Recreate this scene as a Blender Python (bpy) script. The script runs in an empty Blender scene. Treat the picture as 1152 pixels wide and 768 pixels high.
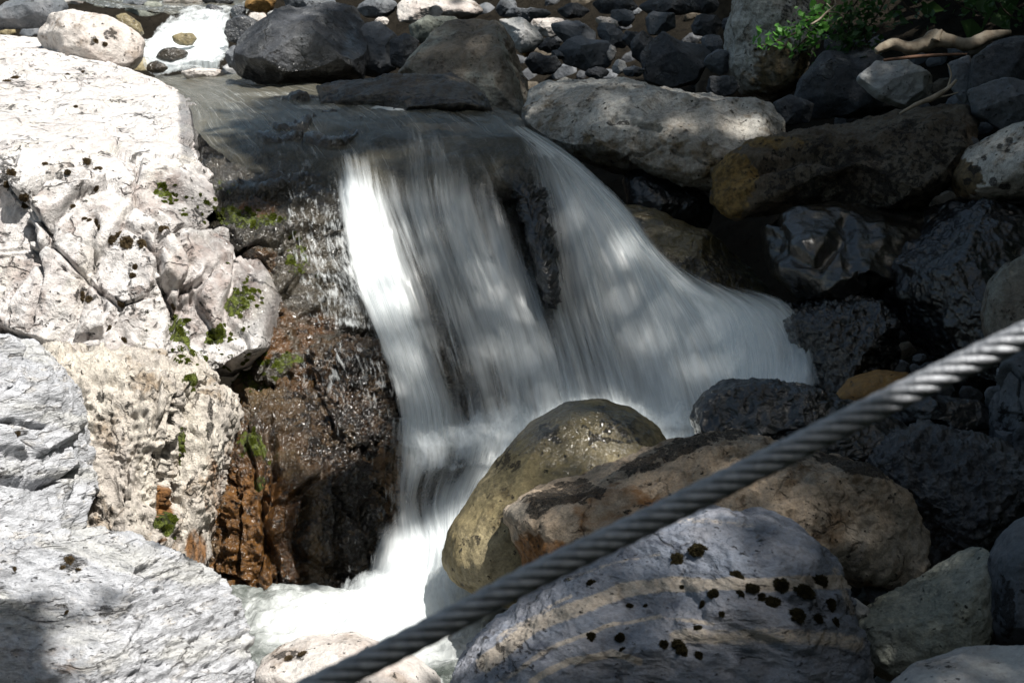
import bpy, math, random, time
import numpy as np
from mathutils import Vector, Matrix
from mathutils.bvhtree import BVHTree
T0 = time.time()
R = math.radians
random.seed(7)
S = bpy.context.scene
# ------------------------------------------------------------------ camera
PITCH = R(12.0); FPX = 1600.0; CAMZ = 2.2
cam_d = bpy.data.cameras.new('camera'); cam = bpy.data.objects.new('camera', cam_d)
S.collection.objects.link(cam); S.camera = cam
cam.location = (0, 0, CAMZ); cam.rotation_euler = (R(90) - PITCH, 0, 0)
cam_d.sensor_width = 36; cam_d.lens = 50; cam_d.clip_start = 0.05; cam_d.clip_end = 400
cam_d.dof.use_dof = True; cam_d.dof.focus_distance = 5.0; cam_d.dof.aperture_fstop = 8.0
# ------------------------------------------------------------------ light
SUN = np.array([0.34, -0.33, 0.87]); SUN = SUN / np.linalg.norm(SUN)
sun_d = bpy.data.lights.new('sun', 'SUN'); sun_d.energy = 4.6; sun_d.angle = R(0.55); sun_d.color = (1.0, 0.965, 0.91)
sun = bpy.data.objects.new('sun', sun_d); S.collection.objects.link(sun)
sun.location = (6, -4, 12)
sun.rotation_euler = Vector(SUN).to_track_quat('Z', 'Y').to_euler()
W = bpy.data.worlds.new('World'); S.world = W; W.use_nodes = True
wn = W.node_tree.nodes; bgn = wn['Background']; sky = wn.new('ShaderNodeTexSky'); sky.sky_type = 'NISHITA'
sky.sun_disc = False; sky.sun_elevation = math.asin(SUN[2]); sky.sun_rotation = math.atan2(SUN[0], SUN[1])
sky.altitude = 1200
wbn = wn.new('ShaderNodeMix'); wbn.data_type = 'RGBA'; wbn.blend_type = 'MULTIPLY'; wbn.inputs[0].default_value = 1; wbn.inputs[7].default_value = (1.06, 1.03, .84, 1)   # daylight white balance
W.node_tree.links.new(sky.outputs[0], wbn.inputs[6]); W.node_tree.links.new(wbn.outputs[2], bgn.inputs[0]); bgn.inputs[1].default_value = 0.07; sky.dust_density = 3.5; sky.ozone_density = .6
S.view_settings.view_transform = 'Standard'; S.view_settings.look = 'None'; S.view_settings.gamma = 1
S.view_settings.exposure = 0.95
S.cycles.use_denoising = True; S.cycles.transparent_max_bounces = 24; S.cycles.max_bounces = 8
S.cycles.sample_clamp_indirect = 6.0

CP, SP = math.cos(PITCH), math.sin(PITCH)
CO = np.array([0, 0, CAMZ]); CR = np.array([1., 0, 0]); CU = np.array([0, SP, CP]); CF = np.array([0, CP, -SP])
def P(u, v, d):
    u = np.asarray(u, float); v = np.asarray(v, float); d = np.asarray(d, float)
    a = (d * (u - 576) / FPX)[..., None]; b = (d * (384 - v) / FPX)[..., None]
    return CO + a * CR + b * CU + d[..., None] * CF
def proj(p):
    q = np.asarray(p, float) - CO; d = q @ CF; d = np.where(np.abs(d) < 1e-3, 1e-3, d)
    return 576 + FPX * (q @ CR) / d, 384 - FPX * (q @ CU) / d, d
# ------------------------------------------------------------------ noise
_rng = np.random.default_rng(11); _perm = _rng.permutation(256).astype(np.int64); _perm = np.concatenate([_perm, _perm, _perm])
_g = _rng.normal(size=(256, 3)); _g /= np.linalg.norm(_g, axis=1)[:, None]
def gn(p):
    i = np.floor(p).astype(np.int64); f = p - i; i &= 255; w = f * f * f * (f * (f * 6 - 15) + 10); out = 0
    for dx in (0, 1):
        wx = w[:, 0] if dx else 1 - w[:, 0]
        for dy in (0, 1):
            wy = w[:, 1] if dy else 1 - w[:, 1]
            for dz in (0, 1):
                wz = w[:, 2] if dz else 1 - w[:, 2]
                h = _perm[_perm[_perm[i[:, 0] + dx & 255] + (i[:, 1] + dy & 255)] + (i[:, 2] + dz & 255)]
                g = _g[h]
                out = out + wx * wy * wz * (g[:, 0] * (f[:, 0] - dx) + g[:, 1] * (f[:, 1] - dy) + g[:, 2] * (f[:, 2] - dz))
    return out * 1.5
def fbm(p, o=5, g=.5, ridged=False):
    a, s, r = 1.0, 0, 0
    for k in range(o):
        n = gn(p * 2.03 ** k + 17.3 * k)
        if ridged: n = 0.5 - 2 * np.abs(n)
        r = r + a * n; s += a; a *= g
    return r / s
def worley(p):
    i = np.floor(p).astype(np.int64); f1 = np.full(len(p), 9.); f2 = f1.copy(); cid = np.zeros(len(p), np.int64)
    for dx in (-1, 0, 1):
        for dy in (-1, 0, 1):
            for dz in (-1, 0, 1):
                c = i + (dx, dy, dz); h = _perm[_perm[_perm[c[:, 0] & 255] + (c[:, 1] & 255)] + (c[:, 2] & 255)]
                q = c + 0.5 + _g[h] * .45
                d = np.sqrt(((p - q) ** 2).sum(1)); m = d < f1
                f2 = np.where(m, f1, np.minimum(f2, d)); cid = np.where(m, h, cid); f1 = np.where(m, d, f1)
    return f1, f2, cid
def sstep(a, b, x):
    t = np.clip((x - a) / (b - a), 0, 1); return t * t * (3 - 2 * t)
class RBF:
    def __init__(s, pts):
        a = np.array(pts, float); s.c = a[:, :-1] / s_(a); y = a[:, -1]; n = len(a); k = s.c.shape[1]
        s.sc = s_(a); A = np.zeros((n + k + 1, n + k + 1))
        A[:n, :n] = np.sqrt(((s.c[:, None] - s.c[None]) ** 2).sum(-1) + .01); A[:n, n] = 1; A[n, :n] = 1
        A[:n, n + 1:] = s.c; A[n + 1:, :n] = s.c.T; A[:n, :n] += 1e-4 * np.eye(n)
        s.w = np.linalg.solve(A, np.concatenate([y, np.zeros(k + 1)])); s.n = n
    def __call__(s, *x):
        q = np.stack([np.asarray(i, float).ravel() for i in x], 1) / s.sc; out = np.empty(len(q))
        for j in range(0, len(q), 40000):
            z = q[j:j + 40000]; ph = np.sqrt(((z[:, None] - s.c[None]) ** 2).sum(-1) + .01)
            out[j:j + 40000] = ph @ s.w[:s.n] + s.w[s.n] + z @ s.w[s.n + 1:]
        return out.reshape(np.shape(x[0]))
def s_(a): return max(1e-6, np.ptp(a[:, 0]) / 4)
# ------------------------------------------------------------------ meshes
def mesh(name, V, F, mat=None, smooth=True, uv=None, attrs=None, parent=None, loc=None):
    V = np.asarray(V, float); F = np.asarray(F, np.int32)
    if loc is None: loc = np.array([V[:, 0].mean(), V[:, 1].mean(), V[:, 2].min()])
    me = bpy.data.meshes.new(name); k = F.shape[1]
    me.vertices.add(len(V)); me.vertices.foreach_set('co', (V - loc).astype(np.float32).ravel())
    me.loops.add(F.size); me.loops.foreach_set('vertex_index', F.ravel())
    me.polygons.add(len(F)); me.polygons.foreach_set('loop_start', np.arange(0, F.size, k, dtype=np.int32))
    me.polygons.foreach_set('use_smooth', np.full(len(F), smooth))
    me.update(calc_edges=True)
    if uv is not None:
        l = me.uv_layers.new(name='UVMap'); l.data.foreach_set('uv', np.asarray(uv, np.float32)[F.ravel()].ravel())
    for n, a in (attrs or {}).items():
        t = me.attributes.new(n, 'FLOAT', 'POINT'); t.data.foreach_set('value', np.asarray(a, np.float32))
    if mat: me.materials.append(mat)
    o = bpy.data.objects.new(name, me); S.collection.objects.link(o); o.location = Vector(loc)
    if parent is not None: o.parent = parent; o.location = Vector(loc) - parent.location
    return o
def tag(o, label=None, cat=None, group=None, kind=None):
    if label: o['label'] = label
    if cat: o['category'] = cat
    if group: o['group'] = group
    if kind: o['kind'] = kind
    return o
_cs = {}
def cubesphere(n):
    if n in _cs: return _cs[n]
    t = np.tan(np.linspace(-1, 1, n + 1) * math.pi / 4); a, b = np.meshgrid(t, t, indexing='ij'); o = np.ones_like(a)
    Vs, Fs = [], []; base = 0
    idx = np.arange((n + 1) ** 2).reshape(n + 1, n + 1)
    q = np.stack([idx[:-1, :-1], idx[1:, :-1], idx[1:, 1:], idx[:-1, 1:]], -1).reshape(-1, 4)
    for X, Y, Z, fl in ((a, b, o, 0), (a, b, -o, 1), (o, a, b, 0), (-o, a, b, 1), (b, o, a, 0), (b, -o, a, 1)):
        v = np.stack([X, Y, Z], -1).reshape(-1, 3); Vs.append(v / np.linalg.norm(v, axis=1)[:, None])
        Fs.append((q[:, ::-1] if fl else q) + base); base += len(v)
    V = np.concatenate(Vs); F = np.concatenate(Fs)
    k = np.round(V * 1e5).astype(np.int64); _, first, inv = np.unique(k, axis=0, return_index=True, return_inverse=True)
    _cs[n] = (V[first], inv.ravel()[F]); return _cs[n]
def vnormals(V, F):
    n = np.cross(V[F[:, 2]] - V[F[:, 0]], V[F[:, 3]] - V[F[:, 1]]); N = np.zeros_like(V)
    for k in range(4):
        for c in range(3): N[:, c] += np.bincount(F[:, k], n[:, c], len(V))
    return N / np.maximum(np.linalg.norm(N, axis=1), 1e-12)[:, None]
def polar(poly, sm):
    p = np.array(poly, float); x, y = p[:, 0], -p[:, 1]; x2, y2 = np.roll(x, -1), np.roll(y, -1)
    cr = x * y2 - x2 * y; A = cr.sum() / 2; cx = ((x + x2) * cr).sum() / 6 / A; cy = ((y + y2) * cr).sum() / 6 / A
    th = np.arange(720) / 720 * 2 * math.pi; dx, dy = np.cos(th), np.sin(th); r = np.zeros(720)
    for i in range(len(p)):
        ax, ay = x[i] - cx, y[i] - cy; ex, ey = x2[i] - x[i], y2[i] - y[i]; den = dx * ey - dy * ex
        den = np.where(np.abs(den) < 1e-9, 1e-9, den); t = (ax * ey - ay * ex) / den; s = (ax * dy - ay * dx) / den
        r = np.where((s >= -1e-6) & (s <= 1 + 1e-6) & (t > 0), np.maximum(r, t), r)
    r = np.where(r == 0, r.mean(), r)
    if sm > 0:
        k = np.exp(-.5 * (np.arange(-30, 31) / sm) ** 2); k /= k.sum(); r = np.convolve(np.concatenate([r[-30:], r, r[:30]]), k, 'valid')
    return cx, -cy, th, r
def ellip(u, v, ru, rv, rot=0, seed=0, k=9, jit=.13):
    rg = np.random.default_rng(seed); a = np.sort(np.arange(k) / k * 2 * math.pi + rg.uniform(-.25, .25, k)); m = 1 + rg.uniform(-jit, jit, k)
    x, y = ru * np.cos(a) * m, rv * np.sin(a) * m; c, s = math.cos(R(rot)), math.sin(R(rot))
    return list(zip(u + x * c - y * s, v - (x * s + y * c)))
ROCKS = []
def zone(u, v, zs, w):
    """patches on the rock itself: list of (u,v,ru,rv,value[,rot]) -> value with a ragged border"""
    out = np.zeros(len(u))
    for z in zs:
        cu, cv, ru, rv, val = z[:5]; rot = R(z[5]) if len(z) > 5 else 0
        x, y = u - cu, -(v - cv); X = x * math.cos(rot) + y * math.sin(rot); Y = -x * math.sin(rot) + y * math.cos(rot)
        d = np.sqrt((X / ru) ** 2 + (Y / rv) ** 2); out = np.maximum(out, val * sstep(1.15, .7, d + w * .55))
    return out
def rock(name, label, cat, poly, d, mat, th=None, tb=None, tilt=0., lean=0., p=2.3, sm=5, n=60, facets=0, amp=None, rough=.5, dctrl=None,
         cracks=(), blocks=None, strata=None, seed=0, wet=(), stain=(), dark=(), moss=(), group=None, veins=(), ampf=None, parent=None, fh=(.62, .9)):
    rg = np.random.default_rng(seed + 5); B, F = cubesphere(n); cx, cy, ta, ra = polar(poly, sm)
    m = np.hypot(B[:, 0], B[:, 1]); ang = np.arctan2(B[:, 1], B[:, 0]) % (2 * math.pi); c = B[:, 2]
    s = 1 / (m ** p + np.abs(c) ** p) ** (1 / p)
    Q = np.stack([m * s * np.cos(ang), m * s * np.sin(ang), c * s], 1)
    for k in range(facets):
        nn = rg.normal(size=3); nn[2] = abs(nn[2]) * 1.3 + .25; nn /= np.linalg.norm(nn); h = rg.uniform(*fh)
        e = Q @ nn - h; Q -= nn * (np.maximum(e, 0) * .93)[:, None]
    m2 = np.hypot(Q[:, 0], Q[:, 1]); ang = np.arctan2(Q[:, 1], Q[:, 0]) % (2 * math.pi)
    r = np.interp(ang, np.append(ta, 2 * math.pi), np.append(ra, ra[0]))
    u = cx + r * m2 * np.cos(ang); v = cy - r * m2 * np.sin(ang); rm = ra.mean()
    size = d * rm / FPX if d else 1.
    if th is None: th = size * .8
    if tb is None: tb = th
    if dctrl is not None: dd = RBF(dctrl)(u, v); size = dd.mean() * rm / FPX
    else: dd = d + tilt * d * (cy - v) / FPX + lean * d * (u - cx) / FPX
    base = dd; V = P(u, v, base) if dctrl is not None else (P(u, v, np.full_like(u, d)) + (base - d)[:, None] * CF)
    zz = Q[:, 2]; V = V - np.where(zz > 0, zz * th, zz * tb)[:, None] * CF
    if dctrl is not None: V = V + th * CF      # front surface lies on the control depths
    if amp is None: amp = size * .07
    N = vnormals(V, F); o = rg.uniform(-50, 50, 3); L = V / max(size, .05)
    if strata is not None:
        ax = np.array(strata[0], float); ax /= np.linalg.norm(ax); L2 = L + np.outer((L @ ax) * (strata[1] - 1), ax)
    else: L2 = L
    disp = amp * (fbm(L2 * 1.6 + o, 3) * 1.3 + rough * fbm(L2 * 5 + o * 2, 6, .58))
    disp += amp * rough * .45 * fbm(L2 * 3.3 - o, 5, .5, True)
    if blocks is not None:
        sc, ba, groove = blocks[:3]; w = V + .05 * np.stack([gn(V * 4 + o), gn(V * 4 - o), gn(V * 4 + 9)], 1) * 1.5
        f1, f2, cid = worley(w * np.array(sc) + o)
        disp += ba * ((cid % 17) / 16. - .5) * sstep(0, .12, f2 - f1) - groove * (1 - sstep(0, .09, f2 - f1))
    if ampf is not None: u0, v0, _ = proj(V); disp = disp * ampf(u0, v0)
    V = V + N * disp[:, None]
    uu, vv, _ = proj(V); crk = np.zeros(len(V))
    wob = gn(V * 9 + o) * 5 + gn(V * 25 + o) * 2
    for line, wpx, dep in cracks:
        l = np.array(line, float)
        for a, b in zip(l[:-1], l[1:]):
            ab = b - a; t = np.clip(((uu - a[0]) * ab[0] + (vv - a[1]) * ab[1]) / (ab @ ab), 0, 1)
            ds = np.hypot(uu + wob - a[0] - t * ab[0], vv + wob - a[1] - t * ab[1]); crk = np.maximum(crk, dep * (1 - sstep(0, wpx, ds)))
    V = V - N * (crk * (zz > -.5))[:, None]
    w = fbm(V * 9 + o, 4, .6) + .5 * fbm(V * 40 + o, 2)
    at = {}
    for nm, zs in (('wet', wet), ('stain', stain), ('dark', dark), ('moss', moss)):
        if isinstance(zs, (int, float)): at[nm] = np.full(len(V), float(zs))
        elif zs: at[nm] = zone(uu, vv, zs, w)
    if veins:
        vn = np.zeros(len(V)); w1 = gn(V * 3 + o) * 9 + gn(V * 11 + o) * 4
        for line, wpx, val in veins:
            l = np.array(line, float)
            for a, b in zip(l[:-1], l[1:]):
                ab = b - a; t = np.clip(((uu - a[0]) * ab[0] + (vv - a[1]) * ab[1]) / (ab @ ab), 0, 1)
                ds = np.hypot(uu + w1 * .5 - a[0] - t * ab[0], vv + w1 * .6 - a[1] - t * ab[1]); vn = np.maximum(vn, val * (1 - sstep(wpx * .3, wpx, ds)))
        at['vein'] = vn
    ob = mesh(name, V, F, mat, attrs=at, parent=parent)
    if label or cat: tag(ob, label, cat, group)
    ROCKS.append((ob, V, F)); return ob
# ------------------------------------------------------------------ materials
class NT:
    def __init__(s, name):
        s.m = bpy.data.materials.new(name); s.m.use_nodes = True; s.t = s.m.node_tree; s.N = s.t.nodes; s.N.clear(); s.o = s.add('OutputMaterial')
    def add(s, k, **kw):
        n = s.N.new('ShaderNode' + k)
        for a, b in kw.items(): setattr(n, a, b)
        return n
    def set(s, i, x):
        if x is None: return
        if isinstance(x, bpy.types.NodeSocket): s.t.links.new(x, i)
        else:
            if i.type == 'RGBA' and len(x) == 3: x = (*x, 1)
            i.default_value = x
    def math(s, op, a, b=None, c=None, clamp=False):
        n = s.add('Math', operation=op, use_clamp=clamp); s.set(n.inputs[0], a); s.set(n.inputs[1], b); s.set(n.inputs[2], c); return n.outputs[0]
    def mix(s, f, a, b, bt='MIX'):
        n = s.add('Mix', data_type='RGBA', blend_type=bt); s.set(n.inputs[0], f); s.set(n.inputs[6], a); s.set(n.inputs[7], b); return n.outputs[2]
    def noise(s, co, sc, det=5, ro=.55, dist=0., off=None):
        n = s.add('TexNoise'); s.set(n.inputs['Vector'], co if off is None else s.map(co, loc=off)); n.inputs['Scale'].default_value = sc; n.inputs['Detail'].default_value = det
        n.inputs['Roughness'].default_value = ro; n.inputs['Distortion'].default_value = dist; return n.outputs[0]
    def map(s, co, sc=(1, 1, 1), rot=(0, 0, 0), loc=(0, 0, 0)):
        n = s.add('Mapping'); s.set(n.inputs[0], co); n.inputs[1].default_value = loc; n.inputs[2].default_value = rot; n.inputs[3].default_value = sc; return n.outputs[0]
    def ss(s, x, a, b, lo=0., hi=1.):
        n = s.add('MapRange', interpolation_type='SMOOTHSTEP'); s.set(n.inputs[0], x); n.inputs[1].default_value = a; n.inputs[2].default_value = b
        n.inputs[3].default_value = lo; n.inputs[4].default_value = hi; return n.outputs[0]
    def attr(s, a): n = s.add('Attribute', attribute_name=a); return n.outputs['Fac']
def rock_mat(name, c1, c2, c3=None, spk=.3, spots=.3, sc=1., bump=1., rough=.8, stain=(.2, .09, .025), moss=(.065, .08, .012), vein=None, bed=None, wetness=None, gran=1., vcol=(.40, .34, .27), cr=0., crs=5., cns=44):
    """c1/c2 broad tones, c3 patches, spk grain contrast, spots dark pits, vein=(colour, axis, scale, width)"""
    t = NT(name); co = t.add('TexCoord').outputs['Object']; c3 = c3 or tuple(x * .6 for x in c1)
    cb = t.map(co, sc=bed[0], rot=bed[1]) if bed else co
    n1 = t.noise(cb, 2.6 * sc, 7, .6, .4); n2 = t.noise(cb, 9 * sc, 8, .65, .3, off=(3, 1, 7)); n3 = t.noise(cb, 38 * sc, 6, .65, off=(1, 9, 2)); n4 = t.noise(co, 170 * sc, 3, .6)
    col = t.mix(t.ss(n1, .4, .6), c1, c2); col = t.mix(t.ss(n2, .52, .68), col, c3)
    if vein:
        vc, rot, vs, wd = vein
        wv = t.add('TexWave', wave_type='BANDS', bands_direction='Z'); t.set(wv.inputs[0], t.map(co, rot=rot)); wv.inputs['Scale'].default_value = vs
        wv.inputs['Distortion'].default_value = 2.2; wv.inputs['Detail'].default_value = 4; wv.inputs['Detail Scale'].default_value = 1.1; wv.inputs['Detail Roughness'].default_value = .6
        f = t.math('MULTIPLY', t.ss(wv.outputs['Fac'], 1 - wd, 1 - wd * .35), t.ss(n1, .36, .56)); col = t.mix(f, col, vc)
        w2 = t.add('TexWave', wave_type='BANDS', bands_direction='Z'); t.set(w2.inputs[0], t.map(co, rot=rot)); w2.inputs['Scale'].default_value = vs * 5.3
        w2.inputs['Distortion'].default_value = 4; w2.inputs['Detail'].default_value = 5; w2.inputs['Detail Scale'].default_value = .8
        col = t.mix(t.ss(w2.outputs['Fac'], .35, .95, 0, .38), col, tuple(x * .55 for x in c1))
    col = t.mix(1., col, t.add('CombineColor').outputs[0], 'MULTIPLY') if False else col
    col = t.mix(t.math('MULTIPLY', t.ss(t.math('MULTIPLY_ADD', t.math('SUBTRACT', n3, .5), 1.3, t.attr('vein')), .2, .7), .85), col, vcol)
    g = t.math('MULTIPLY_ADD', t.math('SUBTRACT', t.math('ADD', t.math('MULTIPLY', n3, .65), t.math('MULTIPLY', n4, .35)), .5), spk * 7.5, 1.0, clamp=False)
    hs = t.add('HueSaturation'); t.set(hs.inputs['Color'], col); t.set(hs.inputs['Value'], g); col = hs.outputs[0]
    vo = t.add('TexVoronoi', feature='F1'); t.set(vo.inputs[0], t.map(co, sc=(1, 1, 1), loc=(5, 2, 1))); vo.inputs['Scale'].default_value = 30 * sc; vo.inputs['Randomness'].default_value = 1
    pit = t.math('MULTIPLY', t.ss(vo.outputs['Distance'], .34, .16), t.ss(n2, .5, .62))
    pit2 = t.ss(n3, .64, .70)
    col = t.mix(t.math('MULTIPLY', t.math('MAXIMUM', pit, pit2), spots), col, (.025, .022, .018))
    rag = t.math('SUBTRACT', n3, .5); crk = None
    if cr:
        va = t.add('VectorMath', operation='MULTIPLY_ADD'); nc = t.add('TexNoise'); t.set(nc.inputs['Vector'], co); nc.inputs['Scale'].default_value = 4.5; nc.inputs['Detail'].default_value = 5
        t.set(va.inputs[0], nc.outputs['Color']); va.inputs[1].default_value = (.28, .28, .28); t.set(va.inputs[2], cb)
        v2 = t.add('TexVoronoi', feature='DISTANCE_TO_EDGE'); t.set(v2.inputs[0], va.outputs[0]); v2.inputs['Scale'].default_value = crs
        crk = t.math('MULTIPLY', t.ss(v2.outputs['Distance'], .035, .004), t.ss(n2, .46, .58)); col = t.mix(t.math('MULTIPLY', crk, cr), col, (.03, .026, .022))
    st = t.ss(t.math('ADD', t.attr('stain'), t.math('MULTIPLY', t.math('SUBTRACT', n2, .5), 1.2)), .25, .75)
    col = t.mix(st, col, t.mix(t.ss(n3, .4, .62), stain, tuple(x * .45 for x in stain)))
    dk = t.ss(t.math('ADD', t.math('MULTIPLY_ADD', rag, 3.4, t.attr('dark')), t.math('MULTIPLY', t.math('SUBTRACT', n2, .5), 1.3)), .42, .58)
    col = t.mix(t.math('MULTIPLY', dk, t.ss(n4, .3, .6, .98, .72)), col, (.012, .010, .008))
    ms = t.ss(t.math('MULTIPLY_ADD', rag, 2.2, t.attr('moss')), .45, .58)
    col = t.mix(ms, col, t.mix(t.ss(n3, .42, .6), tuple(x * .3 for x in moss), tuple(x * 1.9 for x in moss)))
    wet = t.attr('wet') if wetness is None else t.math('MAXIMUM', t.attr('wet'), wetness)
    wet = t.math('MULTIPLY', wet, t.math('SUBTRACT', 1., t.math('MULTIPLY', ms, .7)))
    h2 = t.add('HueSaturation'); t.set(h2.inputs['Color'], col); t.set(h2.inputs['Value'], t.math('MULTIPLY_ADD', wet, -.66, 1.)); t.set(h2.inputs['Saturation'], t.math('MULTIPLY_ADD', wet, .25, 1.)); col = h2.outputs[0]
    b = t.add('BsdfPrincipled'); t.set(b.inputs['Base Color'], col)
    t.set(b.inputs['Roughness'], t.math('MULTIPLY_ADD', wet, -(rough - .28), rough)); b.inputs['Specular IOR Level'].default_value = .35 if rough < .9 else .03
    hgt = t.math('ADD', t.math('MULTIPLY', n2, .5), t.math('ADD', t.math('MULTIPLY', n3, .3), t.math('MULTIPLY', n4, .06)))
    hgt = t.math('SUBTRACT', hgt, t.math('MULTIPLY', t.math('MAXIMUM', pit, pit2), .12 * min(1, spots * 2)))
    if crk: hgt = t.math('SUBTRACT', hgt, t.math('MULTIPLY', crk, .3 * cr))
    hgt = t.math('ADD', hgt, t.math('MULTIPLY', t.math('MAXIMUM', ms, dk), t.math('MULTIPLY_ADD', n4, .5, .05)))
    bp = t.add('Bump'); bp.inputs['Strength'].default_value = .8; bp.inputs['Distance'].default_value = .05 * bump; t.set(bp.inputs['Height'], hgt); t.set(b.inputs['Normal'], bp.outputs[0])
    cn = t.add('Bump'); cn.inputs['Strength'].default_value = 1.; cn.inputs['Distance'].default_value = .02 * gran; t.set(cn.inputs['Height'], t.noise(co, cns, 2 if cns > 30 else 4, .5, .8)); 
    t.set(b.inputs['Coat Weight'], wet); b.inputs['Coat Roughness'].default_value = .21; t.set(b.inputs['Coat Normal'], cn.outputs[0])
    t.set(t.o.inputs[0], b.outputs[0]); return t.m
M = {}
M['pale'] = rock_mat('pale_lit_limestone', (.50, .47, .44), (.40, .35, .32), (.30, .25, .21), spk=.22, spots=.35, bump=1.1)
M['ledge'] = rock_mat('pale_bedrock', (.58, .56, .545), (.50, .465, .45), (.37, .35, .335), stain=(.33, .27, .245), cr=.85, crs=4.5, spk=.26, spots=.45, bump=1.4, vein=((.55, .52, .48), (.3, 1.2, .2), 1.1, .18))
M['tanface'] = rock_mat('tan_pocked_rock', (.48, .44, .38), (.38, .345, .31), (.28, .22, .16), cr=.6, crs=7, bed=((1, 1, .5), (0, 0, 0)), spk=.4, spots=.6, bump=1.7)
M['greybed'] = rock_mat('grey_bedded_rock', (.53, .54, .57), (.42, .43, .455), (.55, .53, .51), spk=.28, spots=.3, bump=1.7, bed=((1, 1, 4.5), (.25, -.3, 0)), cr=.6, crs=4, vein=((.50, .50, .49), (.25, -.3, 0), 2.1, .3))
M['banded'] = rock_mat('banded_blue_grey_rock', (.165, .185, .225), (.21, .215, .24), (.10, .11, .14), spk=.3, spots=.3, bump=1., bed=((1, 1, 3.2), (.12, .17, 0)), cr=.5, crs=3.5, rough=.6)
M['orange'] = rock_mat('wet_orange_stained_rock', (.12, .07, .035), (.16, .11, .06), (.045, .033, .025), spk=.4, spots=.7, bump=1.6, stain=(.18, .085, .026), cr=.6, crs=8, gran=1.4)
M['wetdark'] = rock_mat('dark_wet_rock', (.075, .066, .052), (.105, .088, .062), (.035, .033, .028), spk=.35, spots=.5, bump=1.4, wetness=.9, gran=1.3)
M['wetblack'] = rock_mat('black_wet_rock', (.02, .021, .024), (.03, .028, .025), (.012, .012, .012), spk=.3, spots=.3, bump=.5, wetness=.9, gran=1.6, cns=15)
M['gloss'] = rock_mat('glossy_smooth_wet_rock', (.035, .034, .030), (.05, .042, .03), spk=.2, spots=.2, bump=.25, wetness=1., gran=.25)
M['darkgrey'] = rock_mat('dark_blue_grey_rock', (.05, .054, .062), (.08, .082, .086), (.14, .145, .15), spk=.35, spots=.35, bump=1., cr=.6)
M['grey'] = rock_mat('grey_stone', (.095, .105, .118), (.15, .155, .165), (.07, .075, .085), spk=.25, spots=.2, bump=.7)
M['lightgrey'] = rock_mat('light_grey_stone', (.34, .34, .34), (.42, .42, .40), (.27, .26, .25), spk=.22, spots=.2, bump=.6)
M['granite'] = rock_mat('speckled_pale_granite', (.40, .39, .36), (.33, .31, .275), (.25, .215, .17), spk=.45, spots=.75, bump=1.0, stain=(.13, .095, .05), gran=1., cr=.5)
M['greenpale'] = rock_mat('greenish_pale_rock', (.22, .235, .20), (.27, .275, .235), (.16, .165, .13), spk=.35, spots=.5, bump=.9)
M['brown'] = rock_mat('brown_mottled_rock', (.07, .055, .038), (.10, .086, .065), (.03, .025, .018), spk=.4, spots=.6, bump=.8, stain=(.17, .11, .035))
M['brgreen'] = rock_mat('brown_green_boulder', (.15, .13, .105), (.19, .20, .18), (.10, .08, .06), spk=.35, spots=.5, bump=.8)
M['olive'] = rock_mat('olive_tan_boulder', (.22, .18, .095), (.29, .245, .15), (.13, .10, .05), spk=.4, spots=.65, bump=.7)
M['tan'] = rock_mat('tan_brown_boulder', (.32, .25, .18), (.24, .21, .17), (.15, .105, .065), cr=.5, spk=.4, spots=.6, bump=1.0)
M['amber'] = rock_mat('amber_stone', (.30, .17, .055), (.22, .12, .04), spk=.3, spots=.3, bump=.5)
M['earth'] = rock_mat('dark_forest_earth', (.014, .012, .009), (.02, .017, .013), (.008, .007, .006), stain=(.016, .013, .009), vcol=(.012, .01, .008), moss=(.008, .01, .004), spk=.2, spots=.3, bump=3., rough=.95)

def veil_mat(name, seed, col=(.84, .88, .89), sx=20., sy=1.3, lo=.36, hi=.66, amax=.93, gain=1.0):
    t = NT(name); uv = t.add('UVMap').outputs[0]; o = (seed * 3.7, seed * 1.3, seed)
    a = t.noise(t.map(uv, sc=(sx, sy, 1), loc=o), 1, 5, .62, .25); b = t.noise(t.map(uv, sc=(sx * .27, sy * .8, 1), loc=o), 1, 4, .5, .4)
    c = t.noise(t.map(uv, sc=(sx * 4.5, sy * 2.2, 1), loc=o), 1, 3, .55, .1)
    f = t.math('ADD', t.math('ADD', t.math('MULTIPLY', a, .42), t.math('MULTIPLY', b, .38)), t.math('MULTIPLY', c, .2)); f = t.ss(f, lo, hi)
    de = t.attr('dens'); al = t.math('MULTIPLY_ADD', de, 1.5 * gain, t.math('MULTIPLY_ADD', f, 1.15, -1.05), clamp=True)
    al = t.math('MULTIPLY', t.math('MULTIPLY', al, t.math('MULTIPLY', de, 5., clamp=True)), amax)
    d = t.add('BsdfDiffuse'); t.set(d.inputs[0], col); tr = t.add('BsdfTranslucent'); t.set(tr.inputs[0], col)
    bp = t.add('Bump'); bp.inputs['Strength'].default_value = .35; bp.inputs['Distance'].default_value = .02; t.set(bp.inputs['Height'], a); t.set(d.inputs['Normal'], bp.outputs[0])
    m = t.add('MixShader'); m.inputs[0].default_value = .35; t.set(m.inputs[1], d.outputs[0]); t.set(m.inputs[2], tr.outputs[0])
    gl = t.add('BsdfGlossy'); gl.inputs['Roughness'].default_value = .35; gl.inputs[0].default_value = (1, 1, 1, 1); t.set(gl.inputs['Normal'], bp.outputs[0])
    m2 = t.add('MixShader'); m2.inputs[0].default_value = .06; t.set(m2.inputs[1], m.outputs[0]); t.set(m2.inputs[2], gl.outputs[0])
    tp = t.add('BsdfTransparent'); m3 = t.add('MixShader'); t.set(m3.inputs[0], al); t.set(m3.inputs[1], tp.outputs[0]); t.set(m3.inputs[2], m2.outputs[0])
    t.set(t.o.inputs[0], m3.outputs[0]); return t.m
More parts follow.
